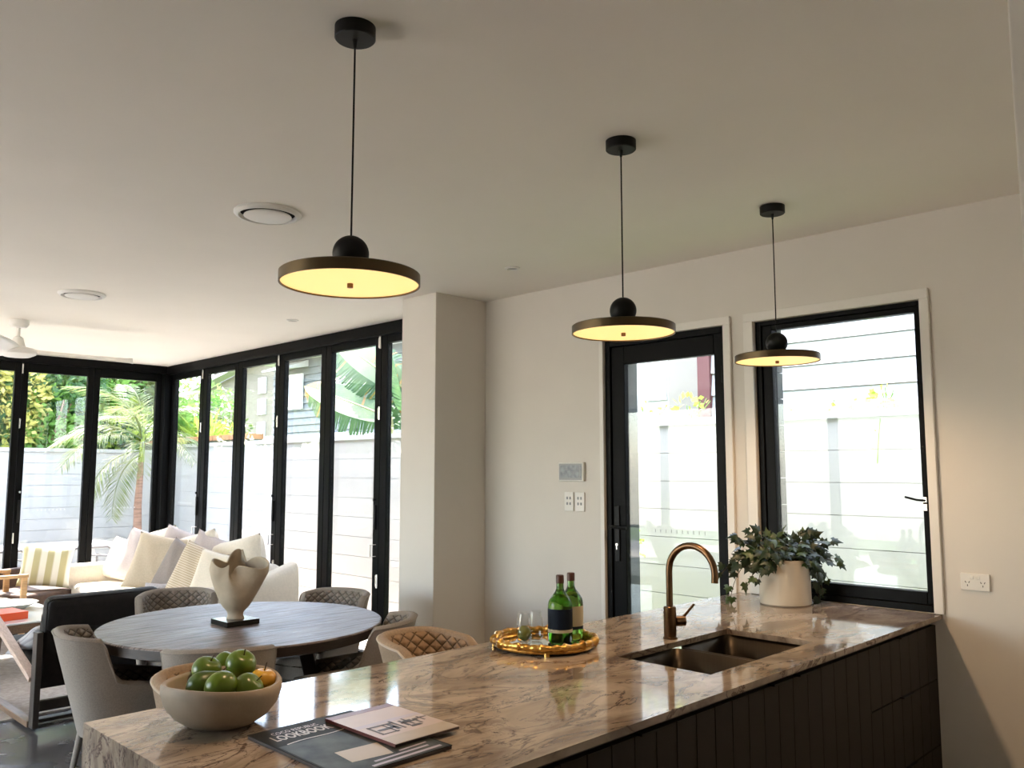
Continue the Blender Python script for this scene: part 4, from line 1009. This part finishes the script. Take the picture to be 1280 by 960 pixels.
for ex, ez, ed in ends:
    a = math.atan2(ed, ex)
    p0 = imgR * (0.05 * math.cos(a)) + dep * (0.05 * math.sin(a)) + Vector((0, 0, 0.18))
    p2 = imgR * ex + dep * ed + Vector((0, 0, ez))
    p1 = (p0 + p2) / 2 + Vector((0, 0, 0.13 if ez < 0.15 else 0.05)); 
    if ez < 0.1: p1 = imgR * ex * 0.85 + dep * ed * 0.85 + Vector((0, 0, 0.27))
    pts = []
    n = 9
    for i in range(n + 1):
        q = i / n; pts.append(p0 * (1 - q) ** 2 + p1 * 2 * q * (1 - q) + p2 * q * q)
    pts = [Vector((min(q.x, 0.185), q.y, max(q.z, 0.012))) for q in pts]
    stems.tube(pts, 0.0016, 5)
    for i in range(2, n + 1):
        if rng.random() < 0.93:
            d = (pts[i] - pts[i - 1]).normalized(); off = Vector((rng.uniform(-.022, .022), rng.uniform(-.022, .022), rng.uniform(-.012, .02)))
            pp = pts[i] + off; pp.z = max(pp.z, 0.03)
            put_leaf(pp, d, rng.uniform(0.036, 0.058))
for i in range(90):
    a = rng.uniform(0, 2 * PI); r = rng.uniform(0.02, 0.16)
    put_leaf(Vector((min(r * math.cos(a), .16), r * math.sin(a), 0.215 + rng.uniform(0, 0.10) + 0.02 * (0.15 - r))), (math.cos(a), math.sin(a), 0.2), rng.uniform(0.038, 0.058))
stems.build('stems', 'stem', iv)

# ------------------------------------------------------------ outside
gr = B().box(4.251, -6, -0.12, 30, 60, -0.06).box(-12, YB + T + 0.001, -0.12, 4.251, 60, -0.06).box(-12, -6, -0.12, -2.751, YB + T, -0.06)
tag(gr.build('lawn', 'lawn', smooth=False), 'green garden ground beyond the fences', 'ground', kind='structure')
struct(B().box(4.251, -4, -0.059, 5.28, 4.8, -0.05).build('passage_lawn', 'passage_grass', smooth=False))
struct(B().box(4.135, 4.801, -0.059, 5.28, 12.25, -0.05).box(-8, 9.53, -0.059, 4.135, 12.25, -0.05).build('terrace_paving', 'terrace', smooth=False))
struct(B().box(-8, -1, -0.059, -2.76, 9.52, -0.05).build('terrace_side', 'terrace', smooth=False))
def board_fence(name, lab, axis, at, a0, a1, ztop, step=0.146, posts=()):
    t = thing(name, lab, 'fence', (at, 0, 0) if axis == 'x' else (0, at, 0))
    z = ztop - 0.05
    def bx(n, m, l0, l1, z0, z1, t0, t1):
        b = B().box(t0, l0, z0, t1, l1, z1) if axis == 'x' else B().box(l0, t0, z0, l1, t1, z1)
        return b.build(n, m, t, smooth=False)
    first = None
    while z > 0.05:
        z0 = max(z - step + 0.004, -0.045)
        bx('board', 'fence_white', a0, a1, z0, z, 0.0, 0.02); z -= step
    bx('backing', 'fence_white', a0, a1, -0.045, ztop - 0.05, 0.0201, 0.0208)
    bx('cap', 'fence_cap', a0, a1, ztop - 0.048, ztop, -0.02, 0.06)
    for p in posts: bx('post', 'fence_cap', p, p + 0.09, -0.045, ztop - 0.05, 0.021, 0.09)
    return t
board_fence('garden_fence', 'white horizontal board fence beyond the back folding doors', 'y', 12.2, -7.5, 5.29, 1.83, posts=(-6, -4, -2, 0, 2, 4))
board_fence('side_fence', 'white horizontal board fence along the side passage outside', 'x', 5.3, -3.5, 12.19, 1.91, step=0.205, posts=(-2, 0, 2, 4, 6, 8, 10))
# brick capping of a neighbouring wall behind the side fence
# neighbour house with weatherboards (seen over the fence through kitchen window)
nh = thing('neighbour_house', 'cream weatherboard house wall beyond side fence with maroon corner post', 'house', (8.0, 0, 0))
B().box(0.05, -4, 0, 5.0, 4.98, 5.6).build('wall', 'weatherboard', nh, smooth=False)
z = 0.9; bd = None
while z < 5.5:
    b = B(); b.hexa([(0.0, -4, z), (0.049, -4, z), (0.049, 4.90, z), (0.0, 4.90, z), (0.03, -4, z + 0.235), (0.049, -4, z + 0.235), (0.049, 4.90, z + 0.235), (0.03, 4.90, z + 0.235)])
    if bd is None: bd = b.build('board', 'weatherboard', nh, smooth=False)
    else: copy_to(bd, nh, loc=(0, 0, z - 0.9))
    z += 0.24
B().box(-0.03, 4.84, 0, 0.06, 4.99, 5.4).build('corner_post', 'maroon_post', nh, smooth=False)['label'] = 'maroon post'
B().hexa([(-0.6, -4.4, 5.4), (5.5, -4.4, 5.4), (5.5, 5.1, 5.4), (-0.6, 5.1, 5.4), (2.3, -3, 6.8), (2.6, -3, 6.8), (2.6, 4, 6.8), (2.3, 4, 6.8)]).build('roof', 'roof_light', nh, smooth=False)
rh = thing('rendered_house', 'plain white rendered house beyond the side fence behind door', 'house', (9.5, 0, 0))
B().box(0, 6.4, 0, 6, 9.5, 5.2).build('wall', 'weatherboard', rh, smooth=False)
B().box(-0.03, 6.42, 2.48, -0.001, 6.75, 2.80).build('window', 'fence_cap', rh, smooth=False)
B().box(-0.4, 6.2, 5.2, 6.4, 9.9, 5.4).build('roof', 'roof_light', rh, smooth=False)

# grey boarded house with window, far
gh = thing('grey_house', 'grey weatherboard house with shaded window behind the banana leaves', 'house', (14.0, 0, 0))
B().box(0, 17.5, 0, 8, 24.6, 5.0).build('wall', 'house_grey', gh, smooth=False)
bd = None; z = 1.2
while z < 4.9:
    if bd is None: bd = B().hexa([(-0.06, 17.5, 1.2), (-0.001, 17.5, 1.2), (-0.001, 24.6, 1.2), (-0.06, 24.6, 1.2), (-0.02, 17.5, 1.41), (-0.001, 17.5, 1.41), (-0.001, 24.6, 1.41), (-0.02, 24.6, 1.41)]).build('board', 'house_grey', gh, smooth=False)
    else: copy_to(bd, gh, loc=(0, 0, z - 1.2))
    z += 0.22
wf = B().box(-0.12, 22.75, 3.45, -0.06, 23.65, 4.55).build('window', 'outdoor_white', gh, smooth=False)
B().box(-0.13, 23.25, 3.55, -0.121, 23.55, 4.45).build('pane', 'far_window', wf, smooth=False)
B().hexa([(-0.8, 22.5, 4.62), (-0.06, 22.5, 4.75), (-0.06, 24.0, 4.75), (-0.8, 24.0, 4.62), (-0.8, 22.5, 4.66), (-0.06, 22.5, 4.95), (-0.06, 24.0, 4.95), (-0.8, 24.0, 4.66)]).build('awning', 'roof_light', gh, smooth=False)
B().hexa([(-1.0, 16.8, 5.0), (9, 16.8, 5.0), (9, 25.2, 5.0), (-1.0, 25.2, 5.0), (-1.0, 16.8, 5.25), (9, 16.8, 5.25), (9, 25.2, 5.25), (-1.0, 25.2, 5.25)]).build('roof', 'roof_light', gh, smooth=False)
B().box(-0.09, 19.9, 0.5, -0.03, 19.97, 3.2).build('downpipe', 'rail_metal', gh, smooth=False)

# beige apartment building, far, with small windows
ap = thing('apartment_building', 'large beige gabled building far behind the side fence', 'building', (20.0, 0, 0))
B().hexa([(0, 28, 0), (10, 28, 0), (10, 43, 0), (0, 43, 0), (0, 28, 5.2), (10, 28, 5.2), (10, 43, 5.6), (0, 43, 5.6)]).add([(0, 28, 5.2), (0, 43, 5.6), (0, 34.5, 7.0), (10, 28, 5.2), (10, 43, 5.6), (10, 34.5, 7.0)], [(0, 1, 2), (3, 5, 4), (0, 2, 5, 3), (1, 4, 5, 2)]).build('wall', 'house_beige', ap, smooth=False)
wq = None
for yy in (36.2,):
    for zz in (3.1, 4.2, 5.2):
        f = B().box(-0.06, yy - 0.35, zz, -0.001, yy + 0.35, zz + 0.75).build('window', 'outdoor_white', ap, smooth=False)
        B().box(-0.08, yy - 0.25, zz + 0.1, -0.061, yy + 0.25, zz + 0.65).build('pane', 'far_window', f, smooth=False)
B().beam((-0.3, 43.6, 5.62), (-0.3, 34.5, 7.12), 0.6, 0.16).beam((-0.3, 34.5, 7.12), (-0.3, 27.6, 5.15), 0.6, 0.16).build('gable_trim', 'roof_light', ap, smooth=False)
w2 = thing('distant_house', 'pale distant house with two windows above the beige gable', 'house', (32.0, 0, 0))
B().box(0, 48, 0, 6, 66, 9.6).build('wall', 'house_grey', w2, smooth=False)
for yy in (50.5, 54.5, 58.5):
    B().box(-0.1, yy - 0.9, 8.2, -0.001, yy + 0.9, 9.0).build('window', 'far_window', w2, smooth=False)
B().box(-0.8, 47.5, 9.6, 6.5, 66.5, 9.9).build('roof', 'roof_light', w2, smooth=False)
# small carport roof and wall behind fence
sh = thing('garden_shed', 'small grey shed with flat white roof just over the fence', 'shed', (11.0, 0, 0))
B().box(0, 15.5, 0, 2.5, 18.7, 2.25).build('wall', 'render_grey', sh, smooth=False)
B().box(-0.5, 15.2, 2.25, 2.8, 19.6, 2.38).build('roof', 'roof_light', sh, smooth=False)
B().box(0.6, 17.6, 2.39, 0.75, 17.75, 5.4).build('pole', 'house_grey', sh, smooth=False)
rw = thing('rear_wall', 'low wall capped with orange bricks behind the side fence', 'wall', (5.45, 0, 0))
B().box(0, 10.2, 0, 0.2, 20.0, 1.95).build('wall', 'house_beige', rw, smooth=False)
bb = None
for k in range(40):
    if bb is None: bb = B().box(-0.02, 10.2, 1.951, 0.22, 10.43, 2.02).build('brick', 'brick_cap', rw, smooth=False)
    else: copy_to(bb, rw, loc=(0, k * 0.243, 0))

# outdoor furniture
def rail_chair(lab, x, y, rz):
    t = thing('outdoor_chair', lab, 'chair', (x, y, -0.05), rz=rz, group='metal railed chairs on the terrace')
    f = B()
    f.tube([(-0.26, -0.25, 0), (-0.26, -0.25, 0.68), (-0.22, -0.25, 0.71), (0.22, -0.25, 0.71), (0.26, -0.25, 0.68), (0.26, -0.25, 0)], 0.012, 8)
    f.build('back_frame', 'rail_metal', t)
    for s_ in (-1, 1):
        B().tube([(0.26 * s_, 0.27, 0), (0.26 * s_, 0.27, 0.58), (0.26 * s_, -0.24, 0.60)], 0.012, 8).build('arm_frame', 'rail_metal', t)
    B().box(-0.24, -0.23, 0.38, 0.24, 0.25, 0.43).build('seat', 'outdoor_white', t, smooth=False, bevel=0.01)
    rp = B().tube([(-0.245, -0.25, 0.48), (0.245, -0.25, 0.48)], 0.006, 6); rp.build('rail', 'rail_metal', t)
    return t
rail_chair('metal railed outdoor chair on terrace behind the striped cushion', 3.52, 10.5, R(8))
rail_chair('metal railed outdoor chair on terrace behind sofa arm', 4.10, 10.55, R(-4))
rail_chair('metal railed outdoor chair at left edge of the terrace', 2.66, 10.6, R(4))
ot = thing('outdoor_table', 'white outdoor table on the terrace between the chairs', 'table', (3.35, 11.15, -0.05))
B().box(-0.75, -0.36, 0.66, 0.75, 0.36, 0.70).build('tabletop', 'outdoor_white', ot, smooth=False, bevel=0.006)
for a in (-1, 1):
    B().hexa([(a * 0.5 - .16, -0.2, 0), (a * 0.5 + .16, -0.2, 0), (a * 0.5 + .16, 0.2, 0), (a * 0.5 - .16, 0.2, 0), (a * 0.5 - .06, -0.06, 0.659), (a * 0.5 + .06, -0.06, 0.659), (a * 0.5 + .06, 0.06, 0.659), (a * 0.5 - .06, 0.06, 0.659)]).build('leg', 'outdoor_white', ot, smooth=False)

# foliage
def leaf_cloud(b, c, rad, n, size, rg, shape=1.6):
    for _ in range(n):
        while True:
            p = Vector((rg.uniform(-1, 1), rg.uniform(-1, 1), rg.uniform(-1, 1)))
            if 0.25 < p.length < 1: break
        q = Vector((c[0] + p.x * rad[0], c[1] + p.y * rad[1], c[2] + p.z * rad[2]))
        d = (p + Vector((rg.uniform(-1, 1), rg.uniform(-1, 1), rg.uniform(-.8, .8)))).normalized(); s_ = size * rg.uniform(0.6, 1.3)
        nn = d.cross(Vector((rg.uniform(-1, 1), rg.uniform(-1, 1), rg.uniform(-1, 1)))).normalized(); up = d.cross(nn)
        w_ = s_ / shape / 2
        b.add([q, q + d * s_ * 0.5 + nn * w_ + up * s_ * 0.06, q + d * s_, q + d * s_ * 0.5 - nn * w_ + up * s_ * 0.06], [(0, 1, 2), (0, 2, 3)])
def tree(name, lab, x, y, h, clouds, m, n, size, seed, cat='tree', group=None, shape=1.8):
    rg = random.Random(seed); t = thing(name, lab, cat, (x, y, -0.06), group=group)
    tk = B(); tk.tube([(0, 0, 0), (0.05, 0, h * 0.35), (0, 0.04, h * 0.75)], [0.09, 0.07, 0.03], 8)
    for k in range(5):
        a = rg.uniform(0, 6.28); tk.tube([(0.03, 0, h * 0.4), (0.4 * math.cos(a), 0.4 * math.sin(a), h * 0.75)], [0.035, 0.012], 6)
    tk.build('trunk', 'bark', t)
    b = B(); ms = [m] if isinstance(m, str) else list(m)
    for k, (cx, cyy, cz, rx, ry, rz) in enumerate(clouds):
        b.cur = k % len(ms); leaf_cloud(b, (cx, cyy, cz), (rx, ry, rz), n // len(clouds), size, rg, shape)
    o = b.build('foliage', ms, t, smooth=False); o['kind'] = 'stuff'; return t
G2 = 'garden trees behind the back fence'
HEDGE = [tree('broadleaf_tree', 'dense mixed green tree behind back fence at left edge', 2.9, 13.9, 3.6, [(-.5, 0, 2.2, .8, .6, .9), (.4, 0, 2.8, .7, .6, .7), (-.2, -.2, 3.2, .9, .6, .6), (.4, -.2, 2.0, .6, .5, .7)], ('leaf_mid', 'leaf_dark', 'leaf_yellow', 'leaf_dark'), 6500, 0.14, 1, group=G2)]
HEDGE.append(tree('broadleaf_tree', 'yellow flowering green shrub behind back fence, second pane', 3.95, 13.6, 3.5, [(-.35, 0, 2.7, .45, .5, .55), (-.4, 0, 2.1, .4, .5, .45), (.15, .2, 2.3, .7, .6, .8), (.3, .1, 3.0, .6, .6, .6), (-.05, 0, 2.0, .5, .5, .5)], ('leaf_yellow', 'leaf_yellow', 'leaf_mid', 'leaf_dark', 'leaf_mid'), 6500, 0.11, 2, group=G2))
HEDGE.append(tree('broadleaf_tree', 'glossy dark green broadleaf tree behind back fence, centre panes', 4.75, 14.2, 3.6, [(-.3, 0, 2.5, .8, .6, .9), (.4, 0, 2.2, .7, .6, .7), (0, 0, 3.1, .9, .6, .6), (.5, -.2, 1.9, .5, .4, .5)], ('leaf_mid', 'leaf_lime', 'leaf_mid', 'leaf_dark'), 6500, 0.15, 3, group=G2))
HEDGE.append(tree('broadleaf_tree', 'lime leaved shrub behind back fence beside the corner post', 5.6, 14.4, 3.3, [(-.3, 0, 2.1, .7, .6, .6), (.4, 0, 2.4, .6, .6, .6), (.1, 0, 2.9, .5, .5, .5)], ('leaf_lime', 'leaf_mid', 'leaf_palm'), 4000, 0.16, 4, group=G2))
HEDGE.append(tree('broadleaf_tree', 'big dark tree rising far behind the back garden', 4.2, 17.0, 5.0, [(-1.6, 0, 3.3, 1.4, .8, 1.3), (0.2, 0, 3.6, 1.5, .9, 1.2), (1.8, 0, 3.0, 1.2, .8, 1.2)], ('leaf_dark', 'leaf_mid', 'leaf_dark'), 9000, 0.22, 5, group=G2))
for _k, (_x, _y, _s) in enumerate(((1.5, 14.3, 1.25), (0.0, 14.0, 1.35), (-1.6, 14.4, 1.3), (-3.3, 14.1, 1.4), (-5.2, 14.5, 1.35), (-7.2, 14.2, 1.4))):  # unseen trees, added so the side panes reflect foliage instead of bright sky
    _t = dup(HEDGE[_k % 3], (_x, _y, -0.06), _k * 1.3, 'unseen broadleaf hedge tree added behind the back fence beyond the left frame edge, ' + ('nearest to it', 'second from it', 'third from it', 'fourth from it', 'fifth from it', 'farthest from it')[_k]); _t.scale = (_s, _s * 0.8, _s)
tree('corner_tree', 'thin tree with rust red leaves right of the corner post', 6.8, 15.0, 3.2, [(-.2, 0, 2.5, .35, .4, .5), (-.35, 0, 2.55, .25, .3, .35), (.1, 0, 2.2, .35, .35, .3), (.1, 0, 2.95, .5, .4, .35)], ('leaf_palm', 'leaf_rust', 'leaf_rust', 'leaf_mid'), 1300, 0.15, 6, shape=3)
tree('lime_shrub', 'low spiky lime green shrub behind fence beside corner post', 6.55, 13.6, 2.4, [(0, 0, 1.95, .5, .4, .42), (.35, 0, 1.85, .35, .3, .3)], ('leaf_lime', 'leaf_lime'), 900, 0.30, 7, 'shrub', shape=5)
tree('grevillea_tree', 'small grey green tree with orange blossoms before beige building', 7.35, 14.6, 3.0, [(0, 0, 2.8, .32, .3, .30), (.1, 0, 2.4, .35, .3, .22), (.22, 0, 2.05, .14, .14, .14)], ('leaf_mid', 'leaf_palm', 'leaf_tip'), 650, 0.13, 8, shape=3)

# feather palm in front of the back fence
def frond(length, droop, n=44, ll=0.34, wdt=0.015, m='leaf_palm'):
    b = B(); pts = []
    for i in range(13):
        k = i / 12; pts.append(Vector((length * (k - 0.10 * k * k), 0, length * (0.50 * k - droop * k * k))))
    b.tube(pts, [0.014 * (1 - 0.8 * i / 12) for i in range(13)], 5)
    rg = random.Random(int(length * 100))
    for i in range(n):
        k = 0.12 + 0.88 * i / n; j = min(11, int(k * 12)); q = pts[j].lerp(pts[j + 1], k * 12 - j); d = (pts[j + 1] - pts[j]).normalized()
        l = ll * math.sin(PI * (0.15 + 0.8 * k)) + 0.06
        for s_ in (1, -1):
            sd_ = (d * 0.75 + Vector((0, s_ * 0.85, rg.uniform(-0.25, 0.35)))).normalized(); e1 = q + sd_ * l * 0.55 + Vector((0, 0, -0.03)); e2 = q + sd_ * l + Vector((0, 0, -0.35 * l))
            nn = sd_.cross(Vector((0, 0, 1))).normalized() * wdt / 2
            b.add([q - nn * .4, q + nn * .4, e1 + nn, e1 - nn, e2], [(0, 1, 2, 3), (3, 2, 4)])
    return b
pm = thing('palm_tree', 'young feather palm with pinkish trunk against the back fence', 'palm tree', (4.62, 11.6, -0.05))
B().tube([(0, 0, 0), (0.02, 0, 0.5), (0.0, 0, 1.1), (0.02, 0, 1.75)], [0.075, 0.06, 0.05, 0.035], 12).build('trunk', 'palm_trunk', pm)
B().tube([(0.02, 0, 1.70), (0.03, 0, 2.15)], [0.04, 0.02], 10).build('crown_shaft', 'leaf_lime', pm)
f1 = frond(1.35, 0.75).build('frond', 'leaf_palm', pm, smooth=False)
first_f = True
for a, tl, sc, z in ((200, 0, 1.0, 1.95), (150, -10, 0.9, 2.0), (110, -25, 0.8, 2.05), (60, -20, 0.8, 2.0), (20, -10, 0.85, 1.95), (-30, 0, 0.9, 1.95), (250, 5, 0.85, 1.9), (-70, 0, 0.8, 1.95), (180, -45, 0.9, 2.1), (90, -60, 0.8, 2.1), (190, 30, 0.85, 1.85), (230, -30, 0.9, 2.0), (215, 40, 0.8, 1.8), (0, -50, .85, 2.1), (320, -35, .8, 2.05)):
    if first_f: f1.location = (0.02, 0, z); f1.rotation_euler = (0, R(tl), R(a)); first_f = False
    else: copy_to(f1, pm, (0.02, 0, z), (0, R(tl), R(a)), (sc,) * 3)

# big paddle leaved plant (bird of paradise)
bp_ = thing('banana_plant', 'large paddle leaved green plant with split leaves beyond side doors', 'plant', (6.2, 7.85, -0.06))
def paddle(length, width, tipm=True, seed=1, droop=0.25):
    rg = random.Random(seed); b = B(); n = 44
    def mid(k): return Vector((length * k, 0, -droop * length * k * k))
    b.cur = 1; b.tube([mid(i / 12) for i in range(13)], [0.016 * (1 - 0.75 * i / 12) for i in range(13)], 6)
    for s_ in (1, -1):
        gap = 0
        for i in range(n):
            k0, k1 = i / n, (i + 1) / n
            w0 = width / 2 * math.sin(PI * min(1, (k0 + .02) ** 0.75)) ** 0.6; w1 = width / 2 * math.sin(PI * min(1, (k1 + .02) ** 0.75 - 1e-4)) ** 0.6
            if i % 3 == 0: gap = rg.uniform(-0.10, 0.05)
            a, c = mid(k0), mid(k1); b.cur = 2 if (k0 > 0.82 or (tipm and rg.random() < 0.06)) else 0
            sh_ = rg.uniform(0.0, 0.015)
            fwd = Vector((0.35, 0, 0))
            e0 = a + fwd * w0 + Vector((0, s_ * w0, -0.35 * w0 + gap * w0)); e1 = c + fwd * w1 + Vector((-sh_, s_ * w1 * rg.uniform(.9, 1.05), -0.35 * w1 + gap * w1))
            h0 = a + fwd * w0 * .4 + Vector((0, s_ * w0 * .5, 0.05 * w0)); h1 = c + fwd * w1 * .4 + Vector((0, s_ * w1 * .5, 0.05 * w1))
            b.add([a, c, h1, h0, e1, e0], [(0, 1, 2, 3), (3, 2, 4, 5)])
    return b
def put_paddle(base, tip, width, roll, seed):
    o = Vector((6.2, 7.85, -0.06)); a = Vector(base) - o; c = Vector(tip) - o; d = c - a; ln = d.length
    ob = paddle(ln, width, True, seed, 0.12).build('leaf', ('leaf_banana', 'midrib', 'leaf_tip'), bp_, smooth=False)
    x = d.normalized(); z_ = Vector((0, 0, 1)); y = z_.cross(x).normalized(); z_ = x.cross(y)
    m = Matrix((x, y, z_)).transposed() @ Matrix.Rotation(R(roll), 3, 'X'); ob.location = a; ob.rotation_euler = m.to_euler()
    st_ = B().tube([a, a * 0.5 + Vector((0, 0, 0.1)), (0, 0, 0.0)], [0.016, 0.022, 0.035], 8).build('stalk', 'midrib', bp_)
put_paddle((6.1, 8.0, 2.15), (5.9, 9.9, 2.78), 0.75, -62, 1)
put_paddle((6.3, 8.0, 2.5), (6.0, 9.2, 3.35), 0.8, -50, 2)
put_paddle((6.2, 7.9, 2.2), (6.1, 8.2, 3.7), 0.7, 30, 3)
put_paddle((6.2, 7.8, 2.2), (6.1, 6.9, 3.1), 0.7, 40, 4)
put_paddle((6.2, 7.9, 2.0), (7.0, 8.6, 3.1), 0.7, 10, 5)
put_paddle((6.1, 7.7, 1.95), (5.9, 7.1, 2.4), 0.6, 50, 6)

# creepers on the fence top and plants in the side passage
def sprig(name, lab, x, y, z, w_, h_, n, seed, size=0.06, group='creeper sprigs on the side fence top', m='leaf_lime', trail=0, gy=0.0):
    t = thing(name, lab, 'plant', (x, y, z), group=group); rg = random.Random(seed); b = B(); s_ = B()
    for k in range(4):
        yy = rg.uniform(-w_, w_); s_.tube([(0, yy * .3, 0), (0, yy * .8, h_ * .5), (rg.uniform(-.03, .03), yy, h_ * rg.uniform(.6, 1))], 0.003, 4)
    if trail: s_.tube([(-0.02, 0, 0.02), (-0.06, 0.01, -trail * .5), (-0.05, 0.03, -trail)], 0.004, 5); leaf_cloud(b, (-0.05, 0.03, -trail * .7), (.02, .03, .1), 4, 0.04, rg, 1.5)
    leaf_cloud(b, (0, 0, h_ * .5), (0.05, w_, h_ * .55), n, size, rg, 1.3)
    b.build('leaves', m, t, smooth=False)['kind'] = 'stuff'; s_.build('stems', 'leaf_mid', t)
sprig('creeper', 'lime creeper cluster on fence top seen through door glass centre', 5.34, 3.40, 1.91, 0.16, 0.16, 26, 1)
sprig('creeper', 'sparse lime creeper on fence top at left of door glass', 5.34, 3.78, 1.91, 0.20, 0.14, 14, 2, 0.045)
sprig('creeper', 'lime creeper leaf beside the maroon post on fence top', 5.34, 3.06, 1.91, 0.05, 0.10, 9, 3, 0.07)
sprig('creeper', 'lime creeper leaf on fence top at left edge of window', 5.34, 2.70, 1.91, 0.05, 0.08, 9, 4, 0.08)
sprig('creeper', 'small lime creeper tuft on fence top, left half of window', 5.34, 2.38, 1.91, 0.06, 0.08, 9, 5, 0.05)
sprig('creeper', 'faint thin creeper tuft on fence top at window centre', 5.34, 2.22, 1.91, 0.06, 0.05, 7, 6, 0.04)
sprig('creeper', 'lime creeper hanging down fence face at right of window', 5.34, 2.02, 1.91, 0.08, 0.15, 20, 7, 0.055, trail=0.34)
def spiky(name, lab, x, y, n, ln, w_, z=-0.05, seed=1, m='leaf_lime', stem=0.0, group=None):
    t = thing(name, lab, 'plant', (x, y, z), group=group); rg = random.Random(seed)
    if stem: B().tube([(0, 0, 0), (0, 0, stem)], [0.03, 0.02], 8).build('stem', 'bark', t)
    o0 = None
    b = B()
    def fn(u, v): return (ln * (u - 0.25 * u * u), (v - .5) * w_ * math.sin(PI * min(.97, u + .12)) , ln * (0.75 * u - 0.45 * u * u) + abs(v - .5) * w_ * .4)
    b.grid(fn, 8, 2)
    o0 = b.build('leaf', m, t, loc=(0, 0, stem))
    for k in range(1, n): copy_to(o0, t, (0, 0, stem), (0, R(rg.uniform(-35, 15)), R(k * 360 / n * 1.0 + rg.uniform(-15, 15))), (rg.uniform(.7, 1.1),) * 3)
spiky('cordyline', 'bright lime leaved plant in side passage behind door handle', 4.9, 3.72, 9, 0.36, 0.09, seed=2, stem=0.95)
for k, (yy, hh) in enumerate(((2.02, 0.62), (1.93, 0.58), (1.86, 0.63), (1.62, 0.68))):
    spiky('passage_plant', ('small green shoot at foot of window, leftmost', 'small green shoot at foot of window, second from left', 'small green shoot at foot of window, third from left', 'taller green shoot at foot of window, rightmost')[k], 4.75, yy, 6, 0.30, 0.05, seed=10 + k, m='leaf_mid', stem=hh, group='green shoots outside the kitchen window')
